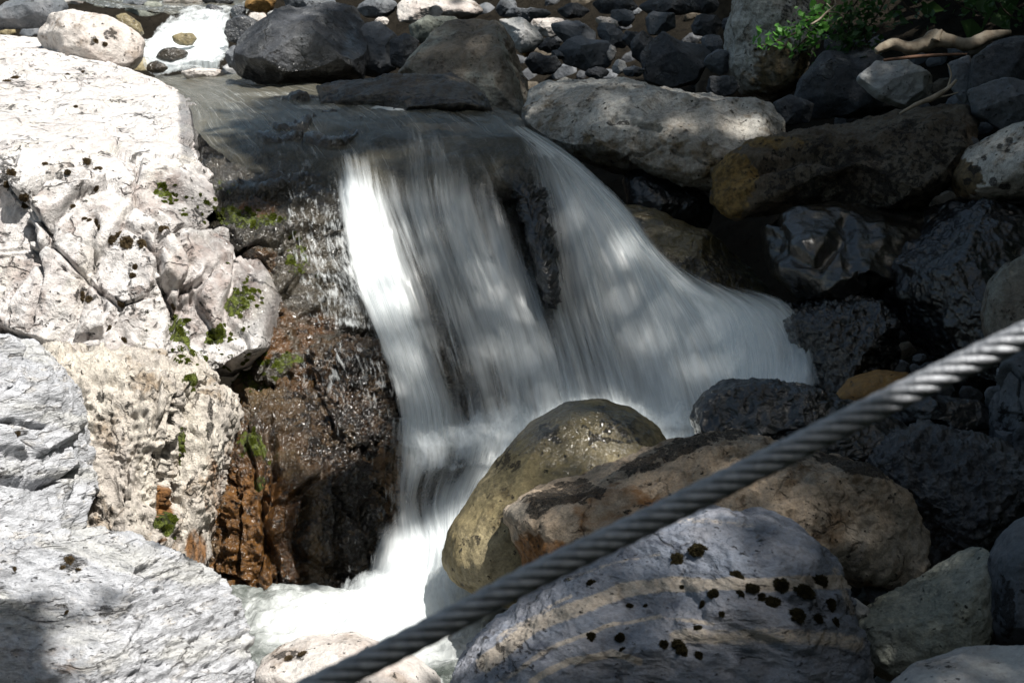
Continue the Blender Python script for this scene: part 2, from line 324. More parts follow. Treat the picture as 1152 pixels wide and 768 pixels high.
def stream_mat(name, tint=(.10, .095, .075), foam=.5, sx=14, sy=2.0, alpha=.75, rough=.16, bd=.035):
    t = NT(name); uv = t.add('UVMap').outputs[0]
    a = t.noise(t.map(uv, sc=(sx, sy, 1)), 1, 6, .6, .5); b = t.noise(t.map(uv, sc=(sx * .3, sy, 1), loc=(3, 3, 0)), 1, 4, .5, .6); c = t.noise(t.map(uv, sc=(sx * 4, sy * 2.5, 1)), 1, 3, .5)
    h = t.math('ADD', t.math('MULTIPLY', a, .6), t.math('ADD', t.math('MULTIPLY', b, .8), t.math('MULTIPLY', c, .15)))
    bp = t.add('Bump'); bp.inputs['Strength'].default_value = 1; bp.inputs['Distance'].default_value = bd; t.set(bp.inputs['Height'], h)
    p = t.add('BsdfPrincipled'); fo = t.math('MULTIPLY', t.ss(t.math('ADD', t.math('MULTIPLY', a, .6), t.math('MULTIPLY', c, .4)), .5, .7), foam)
    fo = t.math('ADD', fo, t.math('MULTIPLY', t.attr('foam'), t.ss(t.math('ADD', t.attr('foam'), t.math('MULTIPLY', a, .8)), .55, 1.1)), clamp=True)
    t.set(p.inputs['Base Color'], t.mix(fo, tint, (.78, .81, .80))); t.set(p.inputs['Normal'], bp.outputs[0])
    t.set(p.inputs['Roughness'], t.math('MULTIPLY_ADD', fo, .4, rough)); p.inputs['IOR'].default_value = 1.33
    t.set(p.inputs['Alpha'], t.math('MULTIPLY', t.math('MULTIPLY_ADD', fo, 1 - alpha, alpha, clamp=True), t.attr('dens')))
    t.set(t.o.inputs[0], p.outputs[0]); return t.m
def simple(name, col, rough=.7, col2=None, sc=20, bump=.3, spec=.3, tl=0., metal=0.):
    t = NT(name); co = t.add('TexCoord').outputs['Object']; n = t.noise(co, sc, 5, .6); p = t.add('BsdfPrincipled')
    t.set(p.inputs['Base Color'], t.mix(t.ss(n, .35, .65), col, col2 or tuple(x * .6 for x in col))); p.inputs['Roughness'].default_value = rough; p.inputs['Specular IOR Level'].default_value = spec; p.inputs['Metallic'].default_value = metal
    bp = t.add('Bump'); bp.inputs['Strength'].default_value = bump; bp.inputs['Distance'].default_value = .01; t.set(bp.inputs['Height'], n); t.set(p.inputs['Normal'], bp.outputs[0])
    if tl:
        tr = t.add('BsdfTranslucent'); tr.inputs[0].default_value = (*[x * 1.5 for x in col], 1); m = t.add('MixShader'); m.inputs[0].default_value = tl; t.set(m.inputs[1], p.outputs[0]); t.set(m.inputs[2], tr.outputs[0]); t.set(t.o.inputs[0], m.outputs[0])
    else: t.set(t.o.inputs[0], p.outputs[0])
    return t.m
# ------------------------------------------------------------------ terrain
TER = RBF([(-.4, 4, -2.05), (.2, 3.2, -2.0), (-.5, 2, -2.2), (0, 0, -2.3), (2, 0, -1.9), (-2, 0, -1.9), (-2, 3, -1.9), (-1.2, 4.2, -2.0), (0, 5, -1.75), (.8, 5.3, -1.7), (-.6, 5.6, -1.7), (.2, 6.1, -1.1), (-.5, 6.4, -.85), (.3, 6.6, -.75),
           (-1.2, 7.5, -.62), (-1.9, 9, -.5), (-2.4, 10.5, -.35), (-2.8, 12, .0), (-3.2, 14, .25), (-4, 20, 1.6), (-2.2, 5.2, -1.5), (-2.5, 6.5, -.85), (-4, 5, -1.0), (-4, 9, -.5), (-5.5, 14, .9), (-8, 8, .8), (-8, 2, -.5),
           (1.4, 3.6, -1.95), (2.2, 4, -1.75), (1.3, 5, -1.6), (2.4, 5.2, -1.3), (1.4, 6.2, -1.2), (2.5, 6.4, -.75), (1.2, 6.9, -.7), (.5, 7.6, -.48), (.7, 8.8, -.2), (1.2, 10, .15), (2, 7, -.5), (2.4, 8.6, .25), (3.2, 8, .5), (3.5, 6, -.1), (4.5, 4, .1), (5, 8, 1.6), (3, 11, 1.3),
           (4, 13, 2.6), (0, 9.5, .0), (-.7, 9.8, -.1), (-.5, 12, .55), (0, 14, 1.2), (0, 20, 3.2), (8, 6, 2.6), (8, 15, 5), (8, 0, .8), (14, 10, 6), (0, 30, 7), (-14, 10, 3), (-10, 30, 6), (12, 30, 10), (0, -8, -1.8), (12, -8, 1.5), (-12, -8, .5)])
def terrain():
    xs = np.concatenate([np.linspace(-40, -5, 18)[:-1], np.linspace(-5, 5, 230), np.linspace(5, 40, 18)[1:]])
    ys = np.concatenate([np.linspace(-20, 1, 12)[:-1], np.linspace(1, 14, 300), np.linspace(14, 60, 24)[1:]])
    X, Y = np.meshgrid(xs, ys, indexing='ij'); Z = TER(X, Y); p = np.stack([X.ravel(), Y.ravel(), Z.ravel()], 1)
    Z = Z.ravel() + .10 * fbm(p * 1.3, 5) + .03 * fbm(p * 7, 4); p[:, 2] = Z
    ix = np.arange(X.size).reshape(X.shape); F = np.stack([ix[:-1, :-1], ix[1:, :-1], ix[1:, 1:], ix[:-1, 1:]], -1).reshape(-1, 4)
    o = mesh('ground', p, F, M['earth'], loc=(0, 0, 0)); tag(o, kind='structure'); return p, F
TV, TF = terrain()
# ------------------------------------------------------------------ boulders and bedrock
G_PILE = 'grey stones piled above the big pale boulder'
LED = [(-260, 35, 9.6), (0, 33, 9.5), (60, 42, 9.3), (110, 62, 8.9), (190, 92, 7.7), (212, 130, 6.6), (0, 100, 7.2), (100, 120, 6.7), (-260, 100, 7.2), (-260, 175, 5.5), (0, 172, 5.4), (100, 178, 5.45), (200, 188, 5.6),
       (0, 230, 5.18), (100, 225, 5.2), (210, 225, 5.35), (0, 300, 5.08), (100, 300, 5.05), (200, 300, 5.12), (300, 310, 5.25), (0, 410, 4.92), (150, 410, 4.9), (240, 400, 5.0), (-260, 400, 4.9), (50, 330, 5.0), (250, 350, 5.1)]
ledge = rock('bedrock_outcrop', 'big sunlit pale fractured bedrock ledge filling the upper left beside the stream', 'rock outcrop',
     [(-260, 38), (0, 32), (60, 40), (110, 62), (150, 80), (190, 92), (213, 112), (210, 150), (205, 188), (225, 215), (245, 262), (292, 300), (303, 330), (285, 395), (230, 420), (150, 425), (60, 420), (-260, 425)],
     None, M['ledge'], th=.3, tb=.3, p=5, sm=2, n=235, dctrl=LED, amp=.05, rough=1.1, blocks=((4.2, 3.2, 3.0), .10, .05), seed=3, ampf=lambda u, v: (.32 + .68 * sstep(150, 215, v + .1 * (u - 100))) * (1 - .93 * sstep(270, 300, u)),
     cracks=[([(108, 245), (106, 300), (118, 350)], 5, .05), ([(182, 255), (178, 310), (196, 350), (190, 400)], 7, .07), ([(215, 290), (203, 345), (190, 375)], 6, .06), ([(35, 255), (45, 310), (30, 370)], 5, .05),
             ([(0, 372), (60, 392), (150, 398), (230, 415)], 7, .08), ([(170, 255), (200, 290)], 5, .03), ([(120, 205), (200, 260), (222, 300)], 5, .04), ([(0, 190), (60, 200), (120, 200)], 5, .03), ([(70, 300), (120, 330), (160, 385)], 4, .03), ([(212, 240), (250, 290)], 4, .04), ([(235, 300), (210, 350)], 6, .05)],
     stain=[(175, 215, 40, 28, .5), (240, 320, 60, 80, .5), (100, 300, 260, 110, .36), (100, 190, 80, 14, .3), (20, 95, 40, 20, .3)],  # broad zone: pinkish front face, painted dimmer than the sunlit top
     dark=[(142, 272, 18, 10, .5), (187, 259, 9, 9, .55), (148, 310, 6, 18, .4), (95, 333, 16, 7, .5), (140, 340, 12, 16, .45), (103, 187, 18, 8, .4), (40, 32, 30, 4, .3), (95, 88, 16, 8, .35), (20, 90, 14, 12, .4), (10, 195, 14, 30, .45), (165, 130, 20, 4, .35), (125, 147, 12, 3, .35), (120, 45, 8, 8, .4), (105, 40, 6, 8, .4), (70, 195, 10, 10, .4), (30, 225, 7, 9, .4), (78, 230, 5, 8, .4), (155, 205, 9, 6, .4), (222, 245, 10, 12, .5), (115, 300, 18, 6, .4), (60, 275, 5, 20, .35)],
     moss=[(203, 375, 9, 26, .8, 20), (243, 378, 14, 10, .8, 30), (215, 402, 16, 8, .8), (183, 214, 12, 8, .6), (268, 340, 20, 12, .75, 40)], wet=[(225, 240, 30, 60, .5, 40), (210, 130, 10, 60, .7), (290, 340, 30, 50, .7)])
rock('white_boulder', 'rounded white sunlit boulder on the ledge beside the far cascade', 'boulder', [(40, 38), (60, 18), (90, 14), (125, 20), (150, 32), (161, 46), (158, 64), (147, 76), (120, 82), (60, 75)], 9.1, M['pale'], th=.25, seed=12, n=60, p=2.6, dark=[(125, 38, 9, 6, .5), (104, 46, 5, 6, .5)], facets=2)
rock('grey_rock', 'dark grey angular rock at the top left corner above the white ledge', 'rock', [(-20, 26), (0, 10), (20, -6), (60, -12), (76, 4), (72, 22), (40, 30), (-10, 34)], 9.7, M['grey'], seed=14, n=50, facets=5)
rock('olive_rock', 'small olive rock behind the white boulder by the far cascade', 'rock', [(130, 18), (142, 15), (158, 26), (162, 38), (150, 44), (134, 34)], 9.9, M['olive'], seed=19, n=30, wet=.5)
rock('pale_block', 'pale tan pocked block standing below the fractured ledge', 'rock', [(26, 405), (60, 394), (130, 397), (200, 409), (228, 424), (220, 470), (206, 530), (205, 600), (222, 650), (150, 650), (118, 618), (95, 600), (74, 520), (42, 455)], 4.72, M['tanface'], th=.3, tb=.4, p=4.2, sm=2, n=120, tilt=.25, amp=.035, rough=1.5, seed=21, blocks=((3.5, 2.5, 1.6), .05, .03),
     cracks=[([(205, 430), (193, 480), (185, 540), (178, 590)], 6, .06), ([(95, 600), (150, 605), (200, 615)], 6, .07), ([(150, 500), (140, 560)], 4, .03)],
     stain=[(185, 570, 10, 30, .8), (183, 625, 9, 25, .8), (110, 470, 60, 50, .12)], moss=[(188, 590, 10, 14, .85), (205, 500, 5, 20, .7), (216, 427, 7, 9, .8)], dark=[(113, 445, 9, 8, .6), (145, 460, 6, 8, .5)])
rock('tan_slab', 'narrow upright tan rock slab between the pale block and the wet orange rock', 'rock', [(205, 445), (225, 434), (248, 438), (256, 470), (250, 530), (240, 590), (228, 655), (200, 650), (196, 560)], 4.75, M['tanface'], th=.16, tb=.4, p=3.2, sm=2, n=70, tilt=.2, amp=.02, rough=1.3, seed=23, stain=[(240, 560, 12, 60, .5), (226, 500, 8, 16, .3), (222, 620, 14, 30, .7)], dark=[(236, 470, 4, 30, .5)])
rock('grey_boulder', 'grey stepped boulder at the left edge above the large bedded boulder', 'boulder', [(-160, 395), (-20, 380), (8, 384), (34, 412), (60, 440), (86, 505), (97, 560), (92, 615), (60, 640), (-160, 650)], 4.2, M['greybed'], th=.4, p=2.8, sm=2, n=110, tilt=.5, amp=.03, rough=1.1, seed=31, blocks=((1.5, 3, 5), .08, .02), facets=3, cracks=[([(-20, 535), (40, 545), (84, 528)], 8, .07), ([(-10, 470), (50, 480)], 5, .03)], dark=[(20, 530, 50, 5, .35), (24, 487, 7, 4, .5)])
rock('bedded_boulder', 'large pale grey layered boulder in the bottom left corner in full sun', 'boulder', [(-120, 650), (-40, 622), (0, 615), (60, 608), (120, 616), (180, 638), (230, 663), (268, 698), (284, 740), (292, 775), (285, 860), (-120, 860)], 3.55, M['greybed'], th=.42, p=2.5, sm=4, n=150, tilt=.5, amp=.022, rough=1.5, seed=33, strata=((.28, .1, 1), 6.), facets=4, blocks=((2, 3, 9), .02, .006),
     dark=[(78, 632, 14, 12, .5), (15, 640, 6, 5, .4), (38, 652, 5, 5, .4), (70, 685, 6, 8, .35), (120, 690, 8, 14, .35)], stain=[(40, 745, 60, 40, .3)])  # last zone only tints the lower left corner browner
rock('bottom_stone', 'small white sunlit stone beside the lower pool at the bottom edge', 'stone', [(286, 752), (310, 736), (345, 724), (392, 721), (430, 732), (468, 748), (495, 772), (480, 840), (290, 840)], 3.75, M['pale'], th=.2, seed=35, n=60, tilt=.5, facets=3, dark=[(330, 738, 18, 7, .55)], stain=[(430, 742, 30, 12, .25)])
# wet rock under the left part of the fall
rock('orange_rock', 'wet orange stained rock wall beside the lower cascade', 'rock', [(222, 660), (236, 560), (246, 470), (262, 430), (310, 398), (380, 392), (420, 410), (436, 470), (438, 540), (432, 610), (415, 665), (392, 690), (330, 696), (270, 694), (240, 680)], None, M['orange'], th=.35, tb=.4, p=3.6, sm=2, n=150, seed=41, amp=.045, rough=1.5, blocks=((5, 4, 2.0), .07, .04),
     dctrl=[(240, 450, 4.95), (330, 405, 5.35), (420, 415, 5.45), (260, 520, 4.78), (330, 540, 4.8), (420, 520, 4.95), (330, 460, 5.0), (400, 470, 5.12), (240, 650, 4.65), (330, 690, 4.62), (400, 680, 4.72), (300, 600, 4.7), (400, 600, 4.85)],
     wet=[(340, 480, 110, 70, 1.), (370, 600, 80, 130, .95), (290, 620, 50, 80, .55), (255, 560, 30, 100, .4)], stain=[(290, 600, 60, 100, .8), (260, 480, 22, 40, .5), (330, 420, 60, 20, .5)], dark=[(400, 600, 40, 110, .75), (340, 600, 10, 50, .5), (300, 540, 8, 30, .4), (380, 480, 60, 40, .35), (312, 660, 12, 40, .5)], moss=[(285, 500, 16, 16, .75), (290, 420, 30, 20, .7), (292, 545, 8, 10, .7)],
     cracks=[([(300, 470), (310, 540), (300, 600), (316, 690)], 9, .07), ([(345, 560), (335, 620), (350, 690)], 9, .06), ([(270, 560), (262, 640)], 7, .05), ([(380, 540), (385, 690)], 8, .05)])
rock('stepped_bedrock', 'dark wet stepped bedrock with green moss left of the waterfall lip', 'rock outcrop', [(205, 158), (225, 130), (262, 112), (330, 108), (420, 126), (470, 150), (440, 230), (436, 330), (436, 400), (420, 450), (350, 460), (275, 430), (280, 380), (298, 330), (285, 298), (240, 262), (214, 215)], None, M['wetdark'], th=.3, tb=.4, p=4, sm=2, n=150, seed=43, amp=.05, rough=1.4, blocks=((3, 3, 8), .11, .02),
     dctrl=[(210, 160, 6.4), (240, 120, 7.0), (330, 112, 6.95), (450, 140, 6.4), (230, 200, 5.8), (300, 185, 6.0), (350, 165, 6.2), (230, 235, 5.5), (350, 230, 5.75), (430, 220, 6.0), (300, 290, 5.42), (400, 300, 5.7), (300, 400, 5.2), (420, 420, 5.42), (350, 450, 5.15), (350, 350, 5.4)],
     moss=[(195, 213, 22, 9, .7), (265, 245, 34, 12, .75, -15), (225, 228, 26, 10, .7, -20), (300, 248, 30, 8, .6), (276, 330, 14, 30, .75), (335, 292, 14, 20, .5), (280, 400, 26, 18, .7), (325, 410, 30, 14, .55), (250, 210, 20, 8, .4)], stain=[(290, 235, 26, 14, .6), (290, 300, 24, 26, .5), (330, 370, 50, 30, .45), (290, 385, 40, 30, .7)], dark=[(260, 175, 40, 10, .4), (300, 190, 40, 8, .4), (300, 222, 40, 8, .3)])
CORE = [(380, 158, 6.32), (470, 140, 6.4), (560, 145, 6.3), (400, 200, 6.05), (500, 185, 6.15), (590, 180, 6.2), (400, 300, 5.75), (500, 300, 5.85), (600, 300, 5.95), (430, 420, 5.42), (520, 420, 5.55), (620, 420, 5.65), (700, 400, 5.75), (760, 380, 5.8), (880, 400, 5.65), (900, 520, 5.2), (700, 500, 5.35), (560, 500, 5.35), (450, 520, 5.2), (440, 620, 4.95), (520, 600, 5.0), (430, 700, 4.7), (680, 260, 6.05), (640, 180, 6.25)]
rock('fall_rock', 'dark rock face behind the main waterfall curtain', 'rock', [(372, 165), (400, 145), (480, 132), (560, 140), (600, 165), (640, 200), (690, 270), (745, 330), (800, 370), (900, 400), (930, 450), (900, 540), (620, 560), (540, 640), (460, 720), (400, 700), (425, 600), (432, 470), (385, 280)], None, M['wetdark'], th=.4, tb=.5, p=5, sm=2, n=120, seed=47, amp=.03, rough=1.2, dctrl=CORE, blocks=((4, 4, 2), .05, .02))
rock('ridge_rock', 'black wet rib of rock bulging out through the middle of the waterfall', 'rock', [(540, 158), (562, 150), (584, 160), (603, 185), (614, 220), (618, 270), (624, 325), (618, 352), (604, 320), (594, 265), (578, 215), (556, 190)], 6.14, M['wetblack'], th=.24, tb=.3, sm=2, n=70, p=2.2, seed=49, amp=.03, rough=1.3, tilt=1.0)
DCORE = RBF(CORE)
rock('round_rock', 'dark rounded rock under thin running water left of the waterfall foot', 'rock', [(336, 415), (352, 396), (384, 386), (420, 390), (438, 420), (442, 470), (436, 520), (405, 540), (365, 515), (342, 470)], 5.27, M['orange'], th=.22, seed=48, n=90, tilt=.7, amp=.05, rough=1.5, facets=5, blocks=((5, 5, 4), .05, .02), wet=1., dark=[(385, 440, 50, 60, .5), (420, 480, 30, 50, .5)], stain=[(350, 420, 20, 20, .5)])
rock('dark_boulder', 'big dark blue grey boulder at the top left of the waterfall pool', 'boulder', [(256, 72), (264, 46), (284, 22), (320, 4), (360, -10), (394, -10), (408, 18), (413, 55), (410, 92), (385, 96), (350, 97), (300, 100), (268, 90)], 8.4, M['darkgrey'], th=.4, sm=3, n=100, seed=51, facets=6, tilt=.7, p=2.6, wet=[(330, 90, 90, 22, .9), (400, 60, 15, 40, .6)], dark=[(330, 90, 60, 14, .6)])
rock('wet_ledge_rock', 'low black wet rock with water running over it in front of the brown green boulder', 'rock', [(355, 96), (372, 86), (430, 81), (510, 83), (532, 95), (549, 114), (553, 136), (500, 141), (440, 140), (400, 130), (362, 120)], 7.1, M['brown'], wet=.45, dark=[(450, 122, 110, 18, .6)], th=.3, sm=2, n=90, seed=53, tilt=1.6, p=3, facets=3, amp=.018, rough=.9)
rock('grey_rock', 'grey angular rock just right of the big dark boulder with a sunlit top', 'rock', [(404, 34), (412, 24), (428, 24), (448, 42), (446, 78), (428, 88), (408, 84)], 8.6, M['grey'], seed=55, n=50, facets=6)
rock('dark_rock', 'small dark rock wedged between the grey rock and the brown green boulder', 'rock', [(438, 46), (455, 36), (472, 46), (468, 66), (455, 80), (440, 72)], 8.3, M['darkgrey'], seed=56, n=40, facets=5)
rock('white_rock', 'bright white sunlit rock at the top edge behind the brown green boulder', 'rock', [(447, 6), (462, -16), (512, -14), (546, 13), (536, 22), (500, 24), (474, 30), (450, 30)], 9.3, M['pale'], seed=57, n=50, facets=4, tilt=1.)
rock('greenish_rock', 'flat pale greenish rock under the bright white rock', 'rock', [(460, 30), (480, 18), (512, 18), (520, 30), (490, 48), (464, 50)], 8.6, M['greenpale'], seed=58, n=40, facets=3)
rock('brown_green_boulder', 'brown and green pointed boulder standing above the waterfall lip', 'boulder', [(448, 84), (462, 60), (482, 34), (506, 17), (540, 14), (560, 18), (572, 36), (586, 55), (602, 80), (606, 105), (600, 130), (606, 158), (560, 158), (515, 132), (475, 105)], 7.55, M['brgreen'], th=.35, sm=2, n=110, seed=61, facets=7, tilt=.5, p=2.4, amp=.03, wet=[(585, 140, 30, 30, .8), (480, 85, 40, 20, .4)])
rock('pale_stone', 'smooth pale wedge shaped stone behind the brown green boulder', 'stone', [(560, 20), (585, 19), (604, 31), (612, 45), (600, 58), (586, 60), (572, 44)], 8.4, M['lightgrey'], seed=62, n=50, facets=3, amp=.006)
rock('granite_boulder', 'big long speckled pale boulder right of the waterfall lip with bright sun spots', 'boulder', [(589, 122), (596, 102), (612, 85), (640, 77), (690, 80), (740, 93), (790, 103), (840, 112), (870, 119), (879, 140), (874, 168), (852, 190), (830, 205), (800, 220), (765, 222), (725, 208), (700, 198), (668, 190), (636, 180), (612, 163), (594, 145)], 6.7, M['granite'], th=.4, sm=3, n=150, seed=64, tilt=.9, p=2.5, amp=.028, rough=.9, facets=4, fh=(.7, .95),
     stain=[(720, 185, 140, 36, .55), (620, 140, 30, 30, .4)], cracks=[([(690, 135), (715, 140), (740, 145)], 6, .03), ([(700, 180), (740, 165), (800, 185)], 4, .02)], dark=[(700, 137, 9, 4, .8), (688, 138, 6, 4, .8)])
rock('tall_boulder', 'tall speckled pale boulder at the top edge behind the green twigs', 'boulder', [(820, 30), (830, -16), (870, -30), (905, -16), (918, 10), (919, 50), (905, 82), (890, 102), (868, 113), (840, 103), (821, 75)], 8.1, M['granite'], th=.35, sm=3, n=90, seed=66, amp=.03, stain=[(880, 85, 40, 40, .7), (840, 95, 20, 20, .5)], dark=[(895, 10, 20, 15, .35), (900, 60, 12, 20, .4)], p=2.5, facets=3)
rock('long_boulder', 'long dark mottled boulder with a golden brown left end', 'boulder', [(800, 222), (803, 192), (828, 167), (868, 150), (930, 137), (990, 126), (1060, 117), (1090, 117), (1100, 140), (1088, 178), (1060, 212), (1020, 238), (960, 244), (900, 238), (850, 243), (816, 246)], 6.1, M['brown'], th=.42, sm=2, n=140, seed=68, tilt=.7, p=2.7, amp=.028, rough=1., facets=5,
     stain=[(825, 205, 30, 42, 1.), (870, 160, 40, 8, .6)], dark=[(950, 200, 110, 45, .5), (1040, 160, 50, 30, .4)], cracks=[([(850, 190), (900, 172), (940, 180)], 14, .06)])
rock('speckled_boulder', 'pale pink speckled boulder at the right edge beside the long dark boulder', 'boulder', [(1074, 200), (1094, 165), (1120, 149), (1160, 134), (1220, 150), (1220, 220), (1140, 226), (1084, 222)], 5.7, M['granite'], th=.3, seed=70, n=80, facets=3, stain=[(1080, 200, 26, 24, .9)], dark=[(1097, 190, 8, 6, .8), (1107, 178, 5, 4, .8), (1088, 204, 5, 4, .8), (1125, 165, 4, 4, .7), (1130, 210, 8, 4, .7), (1118, 205, 5, 5, .7), (1136, 158, 4, 4, .7)])
rock('brown_wet_boulder', 'brown wet boulder under the right side of the waterfall with water sliding over it', 'boulder', [(676, 240), (690, 228), (716, 228), (750, 240), (795, 258), (832, 288), (864, 328), (868, 370), (820, 372), (760, 345), (715, 310), (685, 275)], 6.14, M['olive'], th=.24, seed=72, n=90, tilt=.5, p=2.3, wet=.9, dark=[(800, 310, 70, 36, .6), (715, 252, 10, 8, .8)], facets=2)
rock('black_rock', 'small black wet rock tucked under the big pale boulder', 'rock', [(700, 200), (718, 186), (745, 192), (782, 205), (802, 232), (795, 262), (750, 256), (706, 232)], 6.4, M['wetblack'], seed=74, n=60, facets=5, tilt=.4)
rock('glossy_slab', 'smooth glossy wet slab with sky reflections under the long dark boulder', 'rock', [(864, 250), (888, 234), (940, 227), (1000, 226), (1064, 233), (1070, 270), (1040, 320), (975, 345), (900, 338), (866, 310)], 5.75, M['gloss'], th=.3, seed=76, n=110, tilt=.8, p=2.6, amp=.03, rough=.12, facets=6, sm=2, cracks=[([(872, 250), (880, 285), (920, 300), (945, 270)], 14, .035), ([(950, 250), (960, 300), (975, 312)], 12, .03)])
rock('black_boulder', 'large black glistening wet boulder at the right edge', 'boulder', [(985, 335), (1000, 290), (1040, 256), (1070, 229), (1110, 217), (1220, 222), (1220, 440), (1100, 440), (1040, 415), (1000, 375)], 5.4, M['wetblack'], th=.4, seed=78, n=120, tilt=.7, amp=.04, rough=.8, facets=6)
rock('wet_boulder', 'dark wet boulder with blue glints at the right end of the waterfall', 'boulder', [(878, 350), (888, 338), (915, 331), (950, 329), (988, 338), (1006, 365), (1006, 410), (985, 440), (945, 452), (922, 440), (898, 400)], 5.42, M['wetblack'], th=.3, seed=80, n=90, tilt=.5, amp=.03, rough=1.2, facets=4)
rock('amber_stone', 'amber orange stone behind the black boulder', 'stone', [(941, 446), (955, 426), (985, 416), (1020, 419), (1034, 438), (1015, 462), (965, 464), (944, 456)], 5.0, M['amber'], th=.12, seed=82, n=40, amp=.006, wet=.3)
rock('black_slick_boulder', 'flat black slick boulder at the foot of the waterfall', 'boulder', [(778, 476), (788, 447), (814, 431), (868, 428), (910, 434), (962, 454), (1010, 468), (1030, 495), (980, 522), (900, 515), (840, 505), (790, 498)], 4.75, M['wetblack'], th=.25, seed=84, n=100, tilt=.6, amp=.018, rough=.9, facets=4)
rock('olive_boulder', 'olive yellow pear shaped boulder in the centre between cascade and tan boulder', 'boulder', [(498, 622), (508, 590), (538, 546), (570, 508), (600, 477), (640, 454), (672, 450), (712, 461), (742, 480), (756, 500), (740, 560), (700, 620), (640, 668), (570, 672), (525, 655), (503, 640)], 4.45, M['olive'], th=.34, seed=86, n=120, tilt=.45, p=2.2, amp=.012, rough=.8, facets=2, fh=(.8, .95), wet=[(650, 490, 80, 45, .9), (560, 600, 70, 60, .15)], dark=[(570, 520, 20, 14, .55), (530, 610, 12, 10, .5), (690, 490, 40, 20, .35), (615, 490, 16, 20, .45)])
rock('tan_boulder', 'wide tan brown boulder with black crusted upper edge behind the steel cable', 'boulder', [(566, 572), (590, 556), (640, 546), (700, 525), (760, 500), (830, 487), (880, 498), (930, 512), (985, 524), (1014, 550), (1034, 600), (1024, 632), (990, 648), (940, 644), (870, 634), (800, 624), (720, 650), (640, 668), (608, 660), (582, 612)], 4.1, M['tan'], th=.36, seed=88, n=160, tilt=.4, p=2.8, sm=2, amp=.022, rough=1.1, facets=4, fh=(.75, .95),
     dark=[(640, 556, 50, 14, .75, 8), (740, 515, 60, 12, .8, 22), (605, 572, 14, 12, .7), (800, 492, 60, 8, .7, 10), (955, 522, 50, 9, .85, -14), (610, 560, 30, 8, .6)], stain=[(690, 570, 60, 30, .45), (600, 630, 50, 30, .7), (820, 560, 60, 20, .3)])
band = rock('banded_boulder', 'big blue grey boulder with cream veins and dark moss tufts at the bottom', 'boulder', [(500, 790), (514, 745), (548, 712), (600, 674), (650, 642), (700, 615), (760, 589), (820, 580), (880, 589), (922, 606), (948, 640), (966, 690), (978, 768), (975, 880), (490, 880)], 3.4, M['banded'], th=.45, seed=90, n=190, tilt=.45, p=2.4, sm=3, amp=.016, rough=1.2, strata=((.3, .1, 1), 3.0), facets=3, fh=(.78, .95), blocks=((2.5, 2.5, 7), .018, .006),
     veins=[([(545, 748), (600, 705), (650, 680), (700, 660), (760, 655), (850, 654), (960, 655)], 12, 1.0), ([(560, 770), (620, 730), (690, 700), (740, 690), (800, 700)], 5, .6), ([(760, 715), (850, 712), (930, 716), (965, 724)], 14, .6), ([(600, 768), (640, 745), (690, 735), (720, 745)], 7, .8), ([(720, 590), (790, 585), (850, 592)], 5, .35), ([(640, 650), (690, 630), (740, 622)], 4, .4), ([(940, 640), (960, 690)], 7, .5), ([(560, 720), (640, 668)], 4, .5)], dark=[(935, 690, 40, 20, .35), (560, 740, 40, 26, .35)])
rock('dark_rock', 'dark blue grey rock in deep shade right of the tan boulder', 'rock', [(982, 525), (1010, 496), (1050, 482), (1100, 489), (1152, 508), (1170, 560), (1155, 625), (1100, 640), (1045, 636), (1010, 602), (993, 560)], 4.45, M['darkgrey'], th=.3, seed=92, n=100, tilt=.3, facets=6, wet=.5, amp=.03, rough=1.2)
rock('greenish_boulder', 'long smooth greenish grey boulder leaning in the lower right corner', 'boulder', [(962, 716), (966, 698), (1000, 674), (1050, 652), (1090, 630), (1112, 617), (1124, 634), (1127, 662), (1116, 700), (1090, 738), (1042, 760), (990, 760), (966, 744)], 3.75, M['greenpale'], th=.16, seed=94, n=100, tilt=.3, sm=2, amp=.010, rough=1., facets=2, p=2.4)
rock('edge_boulder', 'dark streaked boulder on the right edge next to the greenish boulder', 'boulder', [(1112, 690), (1120, 625), (1138, 598), (1170, 575), (1240, 590), (1240, 770), (1150, 752), (1122, 722)], 3.65, M['grey'], th=.2, seed=96, n=70, dark=[(1130, 680, 12, 40, .6)], facets=3)
rock('brown_boulder', 'brownish boulder at the right edge above the cable', 'boulder', [(1109, 350), (1114, 316), (1134, 295), (1162, 284), (1230, 290), (1230, 430), (1150, 410), (1116, 385)], 4.9, M['brgreen'], th=.22, seed=98, n=60, facets=4)
rock('cracked_rock', 'rough cracked grey rock at the right edge below the cable', 'rock', [(1118, 480), (1124, 410), (1160, 388), (1230, 390), (1230, 560), (1150, 545), (1122, 510)], 4.7, M['grey'], th=.2, seed=99, n=60, facets=4, blocks=((9, 9, 6), .04, .03), dark=[(1130, 470, 10, 20, .5)])
rock('corner_boulder', 'pale grey rounded boulder cut off by the bottom right corner', 'boulder', [(995, 790), (1035, 757), (1100, 742), (1170, 735), (1270, 745), (1270, 850), (1000, 850)], 3.05, M['lightgrey'], th=.2, seed=100, n=80, tilt=.4, facets=2)
